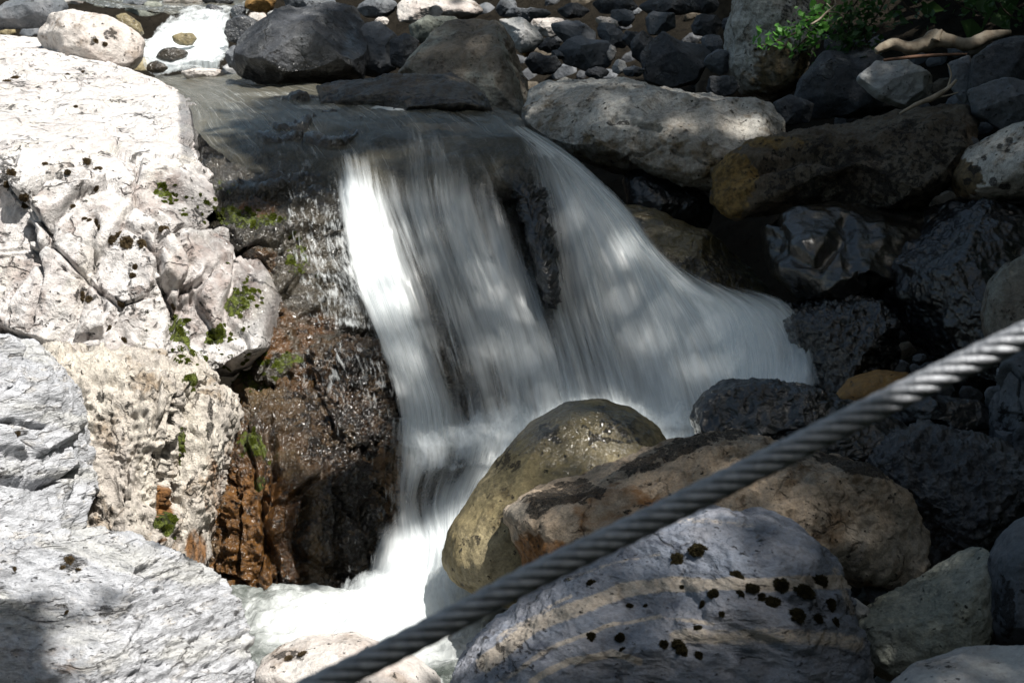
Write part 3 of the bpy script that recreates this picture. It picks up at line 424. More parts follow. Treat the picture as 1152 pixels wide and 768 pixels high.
# far cascade stones
for i, (u, v, ru, rv, d, m, lab, w) in enumerate([(208, 44, 14, 8.5, 9.75, 'olive', 'small olive stone standing in the white water of the far cascade', .5), (193, 62, 18, 9, 9.4, 'brown', 'brown wet stone in the lower part of the far cascade', .9), (176, 76, 12, 7, 9.2, 'brown', 'small brown stone at the left foot of the far cascade', .8),
        (232, 84, 30, 7, 9.1, 'pale', 'flat pale sunlit stone at the foot of the far cascade', 0), (272, 34, 22, 18, 9.6, 'darkgrey', 'dark brown grey stone right of the far cascade', .4), (263, 64, 9, 13, 9.0, 'grey', 'narrow grey stone leaning on the big dark boulder', 0), (239, 15, 13, 9, 11.6, 'darkgrey', 'dark stone in the water above the far cascade', .7),
        (244, 1, 18, 6, 13, 'darkgrey', 'reddish dark stone at the top edge above the far cascade', .3), (294, 3, 19, 11, 11, 'amber', 'orange brown sunlit stone at the top edge', 0), (152, 2, 14, 7, 13, 'grey', 'dark grey stone at the top edge left of the far water', 0), (205, 2, 24, 9, 13.2, 'pale', 'white sunlit stone at the top edge above the far cascade', 0), (172, 8, 11, 7, 12.8, 'greenpale', 'pale greenish stone at the top edge beside the white stone', .2), (315, 20, 16, 9, 10.3, 'lightgrey', 'light sunlit stone behind the big dark boulder', 0), (268, 14, 10, 8, 11, 'grey', 'grey wet stone with water falling past it above the cascade', .6), (348, 4, 30, 14, 11, 'grey', 'grey stone half hidden behind the big dark boulder', 0), (425, 8, 24, 12, 10, 'grey', 'grey stone in the gap left of the bright white rock', 0), (430, 24, 9, 5, 9.3, 'pale', 'small white stone left of the bright white rock', 0)]):
    rock('stone', lab, 'stone', ellip(u, v, ru, rv, seed=200 + i), d, M[m], seed=200 + i, n=34, facets=3, wet=float(w))
# the stone pile
PILE = [((571, 9, 13, 11), 'grey'), ((597, 15, 27, 9.5), 'grey'), ((617, 31, 22, 12), 'pale'), ((648, 38, 28, 16, -25), 'grey'), ((643, 12, 23, 9), 'darkgrey'), ((683, 27, 15, 8, -15), 'pale'), ((701, 20, 15, 12), 'grey'), ((690, 40, 21, 13, -20), 'grey'), ((660, 60, 31, 22), 'grey'), ((611, 71, 19, 15), 'darkgrey'),
        ((618, 51, 15, 9), 'darkgrey'), ((594, 60, 9, 5), 'amber'), ((688, 59, 5, 10), 'pale'), ((697, 75, 9, 8), 'lightgrey'), ((713, 80, 12, 7), 'grey'), ((712, 42, 11, 12), 'darkgrey'), ((742, 26, 20, 13, 10), 'grey'), ((758, 68, 42, 34), 'darkgrey'), ((795, 29, 19, 13), 'darkgrey'), ((820, 28, 9, 10), 'darkgrey'), ((800, 51, 14, 13), 'grey'),
        ((808, 70, 16, 13), 'grey'), ((812, 98, 20, 13), 'darkgrey'), ((693, 6, 28, 11), 'darkgrey'), ((752, 7, 34, 12), 'darkgrey'), ((724, 54, 17, 18), 'darkgrey'), ((628, 62, 9, 7), 'grey'), ((790, 4, 20, 12), 'darkgrey'), ((672, 82, 14, 7), 'darkgrey'), ((580, 40, 10, 14), 'darkgrey')]
PL = {2: 'pale sunlit stone at the left end of the shaded stone pile', 5: 'small bright white stone in the middle of the stone pile', 11: 'tiny yellow stone wedged beside the brown green boulder', 12: 'narrow upright white stone in the pile right of the grey angular one', 13: 'small light grey stone touching the top of the big pale boulder', 17: 'largest dark stone of the pile, behind the big pale boulder', 8: 'angular mid grey stone resting just above the big pale boulder', 1: 'long flat blue grey stone at the upper left of the pile'}
for i, (e, m) in enumerate(PILE):
    d = 7.6 + (95 - e[1]) * .022 + (i % 3) * .05
    rock('stone', PL.get(i, 'grey or dark angular stone in the shaded stone pile above the big pale boulder'), 'stone', ellip(*e, seed=300 + i, k=8, jit=.12) if len(e) == 5 else ellip(*e, 0, seed=300 + i, k=8, jit=.12), d, M[m], seed=300 + i, n=44, facets=7, group='stones in the pile above the big pale boulder', p=2.5, fh=(.55, .85), amp=.006)
# dark rocks on the right bank
for i, (pl, d, m, lab) in enumerate([([(900, 90), (925, 60), (975, 55), (1010, 80), (1020, 120), (980, 130), (920, 135), (890, 120)], 7.2, 'darkgrey', 'dark rounded rock in the shade above the long dark boulder'), ([(962, 88), (985, 70), (1020, 68), (1046, 84), (1052, 112), (1020, 122), (985, 110)], 6.9, 'lightgrey', 'pale wedge shaped stone with a spot of sun under the driftwood log'),
        ([(1095, 65), (1120, 45), (1180, 40), (1180, 110), (1120, 118), (1092, 100)], 6.3, 'darkgrey', 'dark slate coloured rock at the right edge below the driftwood log'), ([(1090, 100), (1130, 88), (1170, 95), (1170, 140), (1130, 148), (1096, 128)], 6.0, 'grey', 'grey flat slate leaning at the right edge'), ([(1060, 160), (1075, 150), (1100, 155), (1105, 190), (1085, 205), (1063, 190)], 5.9, 'darkgrey', 'small blue grey stone between the long boulder and the speckled boulder'),
        ([(870, 115), (890, 105), (915, 118), (910, 138), (880, 142)], 7.0, 'darkgrey', 'small dark stone right of the big pale boulder'), ([(1068, 70), (1090, 62), (1102, 95), (1085, 118), (1072, 100)], 6.4, 'grey', 'narrow grey stone standing below the driftwood log'), ([(995, 450), (1030, 440), (1100, 450), (1130, 480), (1060, 490), (1000, 480)], 4.8, 'wetblack', 'dark wet rock beneath the cable right of the amber stone'),
        ([(940, 628), (955, 622), (968, 640), (972, 668), (955, 680), (944, 655)], 3.95, 'darkgrey', 'blue grey upright stone right of the banded boulder'), ([(992, 640), (1005, 624), (1030, 630), (1055, 645), (1040, 668), (1008, 674), (995, 660)], 4.05, 'grey', 'blue grey stone behind the long greenish boulder'), ([(972, 660), (982, 652), (996, 662), (1000, 680), (980, 682)], 3.95, 'grey', 'small grey stone between the banded and greenish boulders'), ([(952, 680), (962, 672), (978, 684), (982, 696), (962, 700)], 3.75, 'lightgrey', 'small pale stone at the upper tip of the greenish boulder'),
        ([(815, 582), (835, 574), (852, 580), (858, 592), (835, 598)], 3.75, 'greenpale', 'small greenish stone on top of the banded boulder')]):
    rock('rock', lab, 'rock', pl, d, M[m], seed=400 + i, n=46, facets=5, p=2.5)
def catmull(A, m):
    A = np.asarray(A, float); n = len(A); t = np.linspace(0, n - 1 - 1e-6, m); i = t.astype(int); f = (t - i).reshape(-1, *([1] * (A.ndim - 1)))
    g = lambda k: A[np.clip(k, 0, n - 1)]
    p0, p1, p2, p3 = g(i - 1), g(i), g(i + 1), g(i + 2)
    return .5 * (2 * p1 + (p2 - p0) * f + (2 * p0 - 5 * p1 + 4 * p2 - p3) * f * f + (3 * p1 - p0 - 3 * p2 + p3) * f ** 3)
def sheet(name, lines, mat, nu=120, nv=160, off=0., fib=.012, ff=30., seed=0, edge=.06, e0=.0, e1=.08, parent=None, lumps=.02, world=False, foam=None):
    """lines: flow lines across the sheet, each [(u,v,depth,density)...] from top to bottom"""
    G = catmull(np.stack([catmull(l, nv) for l in lines]), nu); s = np.linspace(0, 1, nu)[:, None] * np.ones((1, nv)); t = np.linspace(0, 1, nv)[None] * np.ones((nu, 1))
    V = (G[..., :3] if world else P(G[..., 0], G[..., 1], G[..., 2])).reshape(-1, 3)
    ix = np.arange(nu * nv).reshape(nu, nv); F = np.stack([ix[:-1, :-1], ix[:-1, 1:], ix[1:, 1:], ix[1:, :-1]], -1).reshape(-1, 4)
    N = vnormals(V, F); 
    if (N @ (CO - V.mean(0))).mean() < 0: N = -N; F = F[:, ::-1]
    wid = np.linalg.norm(G[-1, :, :3] - G[0, :, :3], axis=1).mean() * (1 if world else 5.5 / FPX) if not world else np.linalg.norm(G[-1, nv // 2, :3] - G[0, nv // 2, :3])
    if not world: a = P(*[G[0, nv // 2, k] for k in range(3)]); b = P(*[G[-1, nv // 2, k] for k in range(3)]); wid = np.linalg.norm(a - b)
    V3 = V.reshape(nu, nv, 3); ln = np.linalg.norm(np.diff(V3[nu // 2], axis=0), axis=1).sum()
    U = (s * max(wid, .1)).ravel(); Tt = (t * ln).ravel()
    q = np.stack([U * ff, Tt * 2.2, np.full(U.shape, seed * 3.1)], 1); q2 = np.stack([U * 5, Tt * 2.5, np.full(U.shape, seed * 1.7)], 1)
    V = V + N * (off + fib * fbm(q, 4) * sstep(0, .15, t.ravel()) + lumps * fbm(q2, 3))[:, None]
    de = G[..., 3].ravel() if G.shape[2] > 3 else np.ones(len(V))
    if edge:
        jt = fbm(np.stack([Tt * 3, s.ravel() * 2, np.full(U.shape, seed * 2.3)], 1), 4) * edge * 1.6; sj = s.ravel() + jt
        de = de * sstep(0, edge * 1.4, sj) * sstep(0, edge * 1.4, 1 - sj)
    if e0: de = de * sstep(0, e0, t.ravel())
    if e1: de = de * sstep(0, e1, 1 - t.ravel())
    at = {'dens': np.clip(de, 0, 1.5)}
    if foam: pu, pv, _ = proj(V); at['foam'] = zone(pu, pv, foam, fbm(V * (14, 5, 9), 4))
    return mesh(name, V, F, mat, uv=np.stack([U, Tt], 1), attrs=at, parent=parent)
def D(o): return lambda u, v: float(DCORE(np.array([u]), np.array([v]))[0]) - o
def fl(pts, off): f = D(off); return [(u, v, f(u, v) - (.10 if u < 412 and v < 300 else 0), w) for u, v, w in pts]
V1 = veil_mat('falling_water', 1); V2 = veil_mat('falling_water_fine', 5, sx=48, sy=1.0, lo=.42, hi=.72, amax=.6); V3_ = veil_mat('falling_water_soft', 9, sx=12, sy=.9, lo=.3, hi=.7, amax=.9)
V4 = veil_mat('white_spray', 13, sx=20, sy=8, lo=.3, hi=.7, amax=.9)
VT = veil_mat('thin_trickle', 17, sx=95, sy=16, lo=.42, hi=.68, amax=.62, gain=.9)
main = [  # flow lines of the wide curtain
 [(366, 150, 0), (376, 185, .1), (378, 225, .65), (386, 280, .8), (400, 330, .85), (424, 395, .85), (440, 450, .8), (446, 510, .75)],
 [(384, 148, .03), (394, 180, .4), (404, 225, .9), (420, 280, 1.), (440, 340, .95), (462, 400, .95), (480, 450, .9), (486, 512, .9)],
 [(420, 140, .0), (428, 180, .3), (436, 225, .6), (455, 280, .5), (478, 340, .45), (496, 400, .42), (512, 450, .45), (520, 505, .85)],
 [(470, 134, 0), (478, 175, .35), (484, 225, .62), (500, 280, .6), (520, 340, .55), (538, 400, .5), (550, 450, .5), (560, 498, .9)],
 [(520, 133, 0), (530, 170, .16), (534, 220, .5), (550, 280, .66), (572, 340, .66), (590, 400, .62), (600, 450, .6), (608, 492, .9)],
 [(556, 138, .0), (580, 165, .12), (588, 215, .15), (600, 275, .25), (618, 340, .45), (634, 400, .6), (646, 450, .65), (655, 488, .9)],
 [(572, 142, .3), (604, 172, .6), (622, 215, .62), (636, 275, .6), (652, 340, .6), (670, 400, .62), (684, 450, .66), (694, 485, .9)],
 [(580, 143, .45), (624, 178, .8), (654, 220, .85), (682, 275, .8), (706, 335, .75), (728, 395, .75), (742, 445, .75), (752, 482, .9)],
 [(586, 143, .5), (640, 182, .85), (684, 225, .95), (724, 280, .95), (756, 335, .95), (782, 390, .9), (800, 440, .85), (812, 478, .9)],
 [(590, 144, .6), (648, 184, .7), (700, 232, .7), (746, 292, .75), (796, 338, .8), (846, 372, .85), (872, 415, .8), (884, 448, .75)],
 [(592, 143, .3), (654, 183, .35), (708, 232, .3), (757, 294, .35), (818, 340, .45), (890, 352, .6), (918, 400, .55), (930, 442, .5)]]
wf = sheet('waterfall', [fl(l, .13) for l in main], V3_, 220, 240, lumps=.03, fib=.02, ff=14, seed=1, edge=.03, e1=.03)
tag(wf, 'wide silky white waterfall curtain pouring over the dark rock face', 'waterfall')
sheet('water_curtain', [fl(l, .09) for l in main], V1, 260, 240, lumps=.03, fib=.02, seed=2, edge=.03, e1=.03, parent=wf)
sheet('water_strands', [fl(l, .18) for l in main], V2, 260, 240, lumps=.03, fib=.02, seed=4, ff=50, edge=.03, e1=.05, parent=wf)
low = [[(428, 470, .2), (420, 520, .2), (424, 560, .15), (414, 610, .25), (402, 650, .35), (376, 695, .5)], [(456, 470, .7), (452, 520, .6), (450, 565, .45), (452, 610, .7), (446, 655, .95), (430, 705, 1.)],
       [(490, 478, .8), (486, 520, .6), (474, 565, .42), (482, 610, .95), (476, 655, 1.), (466, 712, 1.1)], [(530, 482, .8), (522, 515, .45), (508, 560, .75), (506, 605, 1.1), (502, 655, 1.1), (500, 712, 1.1)],
       [(580, 486, .85), (566, 510, .8), (540, 555, .95), (522, 600, 1.1), (520, 650, 1.), (530, 705, 1.)], [(612, 480, .5), (588, 500, .6), (560, 535, .6), (530, 580, .7), (514, 640, .6), (545, 695, .8)]]
wl = sheet('lower_cascade', [fl(l, .12) for l in low], V3_, 160, 180, seed=21, lumps=.04, fib=.02, ff=14, edge=.14)
tag(wl, 'narrow white cascade dropping into the bottom pool beside the olive boulder', 'waterfall')
sheet('water_curtain', [fl(l, .07) for l in low], V1, 160, 180, seed=22, lumps=.04, fib=.02, edge=.08, parent=wl)
sheet('water_strands', [fl(l, .16) for l in low], V2, 160, 180, seed=23, lumps=.04, fib=.02, ff=50, edge=.08, parent=wl)
# right hand splash fan over the brown boulder
fan = [[(684, 246, 5.86, .2), (740, 300, 5.74, .5), (780, 350, 5.65, .7), (800, 410, 5.55, .8), (800, 475, 5.35, .9)], [(702, 250, 5.82, .15), (770, 305, 5.7, .4), (830, 350, 5.58, .8), (850, 410, 5.45, .9), (850, 470, 5.25, .9)],
       [(730, 262, 5.78, .05), (795, 310, 5.66, .2), (868, 346, 5.5, .8), (896, 395, 5.4, .85), (900, 448, 5.2, .85)], [(740, 264, 5.78, 0), (810, 312, 5.64, .05), (886, 336, 5.46, .4), (912, 390, 5.36, .3), (930, 440, 5.2, .3)]]
wr = sheet('side_splash', fan, V3_, 120, 140, seed=31, edge=.08, lumps=.05, ff=12)
tag(wr, 'fan of white water glancing off the brown wet boulder at the right', 'waterfall')
sheet('water_strands', fan, V2, 120, 140, seed=32, off=.03, edge=.05, lumps=.03, parent=wr)
# thin veils over the stepped bedrock and the orange rock
for k, (ls, dsc) in enumerate([([[(300, 170, 6.0, .3), (318, 215, 5.72, .4), (318, 262, 5.45, .5), (322, 330, 5.28, .4), (345, 385, 5.1, .3)], [(345, 160, 6.1, .3), (352, 215, 5.7, .4), (350, 270, 5.5, .6), (368, 330, 5.4, .7), (378, 388, 5.2, .6)], [(384, 160, 6.15, .3), (384, 215, 5.85, .5), (384, 270, 5.62, .7), (402, 330, 5.5, .9), (424, 390, 5.3, .6)]], 'glistening thin veil of water left of the main curtain over stepped rock'),
        ([[(330, 400, 5.12, .2), (338, 450, 4.92, .3), (350, 520, 4.74, .2), (352, 600, 4.66, .12), (352, 680, 4.56, .1)], [(380, 392, 5.2, .5), (394, 440, 5.0, .4), (404, 520, 4.86, .35), (404, 600, 4.78, .3), (396, 680, 4.64, .2)], [(428, 392, 5.3, .6), (436, 440, 5.1, .5), (442, 520, 4.95, .5), (436, 600, 4.85, .45), (420, 680, 4.66, .4)]], 'fine trickles running down the wet orange rock wall')]):
    o = sheet('trickle', ls, VT, 120, 160, seed=41 + k, off=.05, edge=.1, e0=.08, lumps=.03); tag(o, dsc, 'trickle')
# far cascade
fc = [[(206, 14, 11.9, .2), (186, 32, 10.9, .5), (166, 48, 10.2, .7), (150, 66, 9.7, .5), (160, 86, 9.15, .3)], [(218, 14, 11.9, .5), (202, 32, 10.8, .8), (184, 48, 10.2, 1.), (176, 64, 9.85, .9), (184, 86, 9.15, .6)], [(234, 14, 11.9, .6), (228, 30, 10.8, .9), (220, 46, 10.2, 1.), (212, 62, 9.85, 1.), (212, 84, 9.15, .7)],
      [(252, 14, 11.9, .5), (248, 28, 10.8, .8), (242, 44, 10.2, 1.), (240, 62, 9.8, .95), (238, 82, 9.1, .7)], [(272, 14, 11.9, .2), (264, 26, 10.8, .4), (258, 42, 10.2, .7), (262, 62, 9.7, .6), (258, 82, 9.1, .4)]]
o = sheet('far_cascade', fc, V1, 100, 100, seed=51, lumps=.10, ff=10, edge=.14, e0=.1); tag(o, 'small bright white cascade between stones in the far distance', 'waterfall')
sheet('water_strands', fc, V4, 100, 100, seed=52, off=.05, lumps=.06, edge=.08, parent=o)
# upper stream
SM = stream_mat('upper_stream_water', foam=.30, alpha=.78, tint=(.125, .118, .092), sx=45, sy=1.0, rough=.22, bd=.02)
st = [[(150, 92, 9.3, 1), (196, 102, 8.2, 1), (214, 122, 7.0, 1), (222, 148, 6.35, .8), (255, 180, 5.98, .3)], [(180, 86, 9.4, 1), (226, 98, 8.4, 1), (262, 114, 7.3, 1), (292, 138, 6.55, .95), (322, 172, 6.1, .6)], [(215, 84, 9.3, 1), (266, 96, 8.3, 1), (310, 110, 7.35, 1), (350, 130, 6.68, 1), (380, 165, 6.18, .75)],
      [(250, 84, 9.1, 1), (312, 98, 8.1, 1), (362, 110, 7.3, 1), (410, 125, 6.72, 1), (440, 158, 6.2, .6)], [(290, 86, 8.9, 1), (350, 98, 7.9, 1), (410, 110, 7.2, 1), (465, 123, 6.75, 1), (500, 152, 6.22, .5)], [(320, 88, 8.8, 1), (390, 99, 7.7, 1), (460, 110, 7.15, 1), (530, 124, 6.8, 1), (568, 148, 6.25, .9)], [(350, 88, 8.8, 1), (420, 99, 7.6, 1), (500, 110, 7.15, 1), (575, 128, 6.85, 1), (600, 152, 6.3, .6)]]
_f = D(.165)
for l, ex in zip(st, ([(285, 205, None, 0)] * 2, [(350, 205, 0, .3), (352, 240, 0, 0)], [(396, 195, 0, .6), (404, 235, 0, 0)], [(455, 190, 0, .6), (470, 235, 0, 0)], [(520, 185, 0, .6), (535, 235, 0, 0)], [(592, 180, 0, .5), (618, 220, 0, 0)], [(640, 185, 0, .3), (665, 215, 0, 0)])):
    for e in ex: l.append((e[0], e[1], (_f(e[0], e[1]) if e[2] is not None else 5.8), e[3]))
o = sheet('upper_stream', st, SM, 200, 260, seed=61, foam=[(300, 106, 46, 3, .35), (400, 112, 46, 4, .8), (455, 121, 36, 4, .72), (350, 121, 30, 3, .35)], edge=0, e1=.1, lumps=.03, fib=.012, ff=8); tag(o, kind='structure')
# pools
def pool(name, u0, u1, v0, v1, z, mat, amp, foamf, seed, n=200, densf=None):
    us, vs = np.linspace(u0, u1, n), np.linspace(v0, v1, n); Ug, Vg = np.meshgrid(us, vs, indexing='ij')
    dr = (Ug[..., None] - 576) / FPX * CR + (384 - Vg[..., None]) / FPX * CU + CF; tt = (z - CAMZ) / dr[..., 2]; V = (CO + dr * tt[..., None]).reshape(-1, 3)
    V[:, 2] += amp * fbm(V * (5, 5, 5) + seed, 4) + amp * .3 * fbm(V * 22 + seed, 3)
    ix = np.arange(n * n).reshape(n, n); F = np.stack([ix[:-1, :-1], ix[:-1, 1:], ix[1:, 1:], ix[1:, :-1]], -1).reshape(-1, 4)
    fo = foamf(Ug.ravel(), Vg.ravel()) if foamf else np.ones(n * n)
    N = vnormals(V, F)
    if N[:, 2].mean() < 0: F = F[:, ::-1]
    o = mesh(name, V, F, mat, uv=V[:, :2] * (1, 1), attrs={'foam': fo, 'dens': densf(Ug.ravel(), Vg.ravel()) if densf else np.ones(len(V))}); tag(o, kind='structure'); return o
PM = stream_mat('pool_water', tint=(.05, .06, .052), foam=.3, sx=16, sy=14, alpha=.97, rough=.15, bd=.03)
pool('lower_pool', 230, 640, 660, 860, CAMZ - 1.76, PM, .055, lambda u, v: np.clip(1.05 - np.hypot((u - 440) / 170, (v - 700) / 50) * .6, 0, .82), 3)
pool('middle_pool', 430, 960, 440, 560, CAMZ - 1.46, PM, .03, lambda u, v: np.full(u.shape, 1.1), 9, densf=lambda u, v: sstep(500, 600, u + 40 * gn(np.stack([u * .05, v * .05, u * 0], 1))) * sstep(0, 60, 560 - v + (u - 560) * .6))
# soft spray mounds where the curtain lands
sp = [fl([(440, 455, 0), (446, 485, .5), (452, 515, .6), (456, 545, .2)], .2), fl([(520, 450, 0), (520, 480, .6), (524, 500, .8), (520, 530, .5)], .22), fl([(610, 445, 0), (612, 470, .6), (612, 490, .9), (606, 515, .6)], .22), fl([(700, 440, 0), (702, 466, .6), (704, 484, .8), (704, 505, .6)], .22), fl([(790, 430, 0), (794, 460, .6), (796, 482, .8), (796, 500, .5)], .2)]
o = sheet('spray', sp, V4, 160, 60, seed=71, lumps=.06, fib=.03, ff=8, edge=.08, e1=.1); tag(o, 'soft white spray boiling along the foot of the main curtain', 'spray')
sp = [[(390, 640, 4.62, 0), (380, 672, 4.5, .5), (372, 700, 4.4, .6), (340, 720, 4.3, .3)], [(440, 620, 4.6, 0), (438, 660, 4.5, .8), (430, 700, 4.35, .9), (410, 730, 4.2, .6)], [(500, 620, 4.6, 0), (500, 660, 4.48, .9), (498, 700, 4.34, .9), (490, 730, 4.2, .4)], [(545, 640, 4.55, 0), (548, 670, 4.45, .6), (552, 700, 4.35, .7), (560, 720, 4.25, .2)]]
o = sheet('spray', sp, V4, 140, 80, seed=73, lumps=.05, fib=.03, ff=8, edge=.1, e1=.15); tag(o, 'white spray where the narrow cascade meets the bottom pool', 'spray')

# calm water above the far cascade
o = sheet('far_stream', [[(60, -8, 16, 1), (110, 6, 13, 1), (205, 16, 11.8, 1)], [(160, -10, 16.5, 1), (190, 4, 13.2, 1), (240, 15, 11.9, 1)], [(300, -10, 16, 1), (290, 4, 13, 1), (275, 16, 11.8, 1)]], stream_mat('far_stream_water', foam=.7, sx=10, sy=3, alpha=.95), 80, 80, seed=81, edge=0, e1=0, lumps=.03); tag(o, kind='structure')
# ------------------------------------------------------------------ ray casting helper
def build_bvh():
    vs, fs, b = [], [], 0
    for _, V, F in ROCKS: vs.append(V); fs.append(F + b); b += len(V)
    vs.append(TV); fs.append(TF + b); V = np.concatenate(vs); F = np.concatenate(fs)
    own = np.concatenate([np.full(len(f), i) for i, f in enumerate(fs)])
    return BVHTree.FromPolygons(V.tolist(), F.tolist()), own
BV, OWN = build_bvh(); NR = len(ROCKS)
def hit(u, v):
    d = P(u, v, 1.) - CO; d /= np.linalg.norm(d); l, n, i, t = BV.ray_cast(Vector(CO), Vector(d)); return l, n, (OWN[i] if i is not None else -1), t
# filler stones lying in the gaps of the stream bed
rg = np.random.default_rng(5); used = []; cnt = 0
for _ in range(9000):
    u, v = rg.uniform(-10, 1160), rg.uniform(0, 768)
    l, n, i, t = hit(u, v)
    if l is None or i != NR: continue
    if u < 300 and v > 90: continue
    if (300 < u < 480 and v < 135) or (160 < u < 262 and v > 14) or (380 < u < 940 and 130 < v < 520) or (u < 620 and v > 600) or (u > 900 and v < 45): continue
    rr = rg.uniform(9, 22) if v < 140 else rg.uniform(8, 20)
    if any(abs(u - a) < (rr + c) * .66 and abs(v - b) < (rr + c) * .5 for a, b, c in used): continue
    used.append((u, v, rr)); dpt = (np.array(l) - CO) @ CF
    if u < 330: lab, grp = 'small loose stone by the far water at the top left', 'loose stones by the far water'
    elif v < 150: lab, grp = 'dark stone in the gaps of the upper stream bank', 'loose stones of the upper bank'
    elif v < 500: lab, grp = 'dark stone in the shaded gaps of the right bank', 'loose stones of the right bank'
    else: lab, grp = 'small grey stone among the boulders at the lower right', 'loose stones at the lower right'
    rock('stone', lab, 'stone', ellip(u, v, rr, rr * rg.uniform(.6, .85), rg.uniform(-30, 30), seed=600 + cnt, k=8), dpt - rr * dpt / FPX * .2, M[['darkgrey', 'darkgrey', 'grey', 'brown', 'grey'][cnt % 5] if u > 330 else ['lightgrey', 'grey', 'pale', 'greenpale', 'olive'][cnt % 5]], seed=600 + cnt, n=16, facets=5, group=grp, amp=.004); cnt += 1
    if cnt > 210: break
print('filler', cnt)
# gravel in the lowest gaps
# ------------------------------------------------------------------ moss tufts
mossm = simple('dark_moss', (.018, .015, .009), .95, (.06, .05, .022), 9, .8, .1); mossb = simple('brown_moss', (.06, .042, .022), .95, (.17, .125, .07), 9, .8, .1); mossg = simple('green_moss', (.16, .19, .02), .95, (.02, .032, .006), 8, .8, .1)
def tuft_mesh(nm, mat, seed, dome=True):
    rg = np.random.default_rng(seed); n = 1100 if dome else 650; a = rg.uniform(0, 2 * math.pi, n); rr = np.sqrt(rg.uniform(0, 1, n))
    edge = .75 + .55 * fbm(np.stack([np.cos(a) * 1.6, np.sin(a) * 1.6, np.full(n, seed * 3.3)], 1), 3) ; rr = rr * edge; H = (.55 if dome else .3) * np.sqrt(np.clip(1 - (rr / np.maximum(edge, .2)) ** 2, 0, 1))
    base = np.stack([rr * np.cos(a), rr * np.sin(a), H], 1); base[:, 2] *= 1 + .8 * fbm(base * 3 + seed, 2); dd = base * (1.2, 1.2, 1) + [0, 0, .35] + rg.normal(0, .45, (n, 3)); dd /= np.linalg.norm(dd, axis=1)[:, None]
    L = rg.uniform(.12, .34, n)[:, None]; sd = np.cross(dd, rg.normal(size=(n, 3))); sd /= np.linalg.norm(sd, axis=1)[:, None]; w = rg.uniform(.03, .08, n)[:, None]; base = base - dd * L * .5
    vs = [np.stack([base - sd * w, base + sd * w, base + dd * L + sd * w * .3, base + dd * L - sd * w * .3], 1).reshape(-1, 3)]; fs = [np.arange(4 * n).reshape(-1, 4)]
    if dome:
        B, F = cubesphere(12); r0 = .62 + .4 * fbm(np.stack([B[:, 0] * 1.6, B[:, 1] * 1.6, np.full(len(B), seed * 3.3)], 1), 3); vs.append(B * r0[:, None] * (1, 1, .6)); fs.append(F + 4 * n)
    o = mesh(nm, np.concatenate(vs), np.concatenate(fs), mat, smooth=False, loc=(0, 0, 0)); me = o.data; bpy.data.objects.remove(o); return me
TM = {k: [tuft_mesh('moss_tuft', m, s, k != 'g') for s in (1, 2, 3)] for k, m in (('d', mossm), ('b', mossb), ('g', mossg))}
def tuft(u, v, rpx, kind, i, sq=1.):
    l, n, own, t = hit(u, v)
    if own < 0 or own >= NR: return
    dpt = (np.array(l) - CO) @ CF; r = rpx * (1.12 if kind == 'd' else 1) * dpt / FPX; par = ROCKS[own][0]
    o = bpy.data.objects.new('moss_tuft', TM[kind][i % 3]); S.collection.objects.link(o); o.parent = par
    o.rotation_euler = n.to_track_quat('Z', 'Y').to_euler(); o.location = l - par.location - n * r * .12; o.scale = (r, r * sq, r * .75)
for i, (u, v, r) in enumerate([(785, 619, 13), (762, 630, 10), (829, 647, 9), (845, 662, 10), (833, 667, 6), (879, 658, 10), (868, 678, 11), (857, 672, 6), (905, 665, 13), (923, 655, 12), (897, 692, 12), (920, 695, 7), (802, 668, 9), (790, 680, 6), (768, 660, 4), (785, 706, 6), (765, 728, 12), (787, 736, 6), (697, 717, 8), (665, 716, 7), (747, 724, 6), (664, 655, 7), (726, 681, 4), (812, 690, 4), (700, 730, 5), (935, 680, 8), (940, 700, 7), (708, 681, 5)]): tuft(u, v, r, 'd', i)
for i, (u, v, r) in enumerate([(184, 258, 8), (132, 265, 9), (142, 272, 10), (126, 270, 8), (160, 275, 8), (152, 300, 5), (149, 310, 5), (108, 250, 6), (112, 256, 5), (95, 246, 4), (100, 248, 4), (27, 222, 7), (28, 232, 5), (108, 212, 5), (82, 232, 4), (76, 194, 5), (92, 333, 7), (100, 336, 6), (136, 342, 7), (122, 370, 6), (13, 195, 7), (8, 208, 6), (50, 185, 5), (140, 382, 5), (98, 182, 7), (110, 190, 6), (76, 4 + 80, 4), (8, 92, 6), (16, 88, 6), (93, 82, 5), (85, 120, 4), (195, 345, 5), (78, 630, 7), (70, 638, 5), (88, 640, 4), (108, 46, 4), (118, 50, 4), (340, 735, 7), (325, 740, 7), (20, 488, 5), (16, 640, 4), (75, 688, 4)]): tuft(u, v, r, 'b', i)
rg = np.random.default_rng(8); k = 0
for (cu, cv, su, sv, n) in [(203, 372, 5, 14, 7), (244, 378, 9, 8, 8), (212, 402, 9, 5, 7), (250, 240, 24, 5, 11), (210, 226, 20, 6, 9), (184, 214, 7, 4, 5), (276, 330, 8, 18, 14), (188, 590, 6, 9, 7), (287, 500, 9, 10, 8), (280, 412, 16, 10, 12), (335, 290, 8, 14, 8), (216, 426, 4, 6, 3), (205, 505, 3, 12, 4), (300, 250, 16, 5, 6)]:
    for _ in range(int(n * 2)): tuft(cu + rg.normal() * su, cv + rg.normal() * sv, rg.uniform(2., 5.5), 'g', k, rg.uniform(.6, 1.5)); k += 1
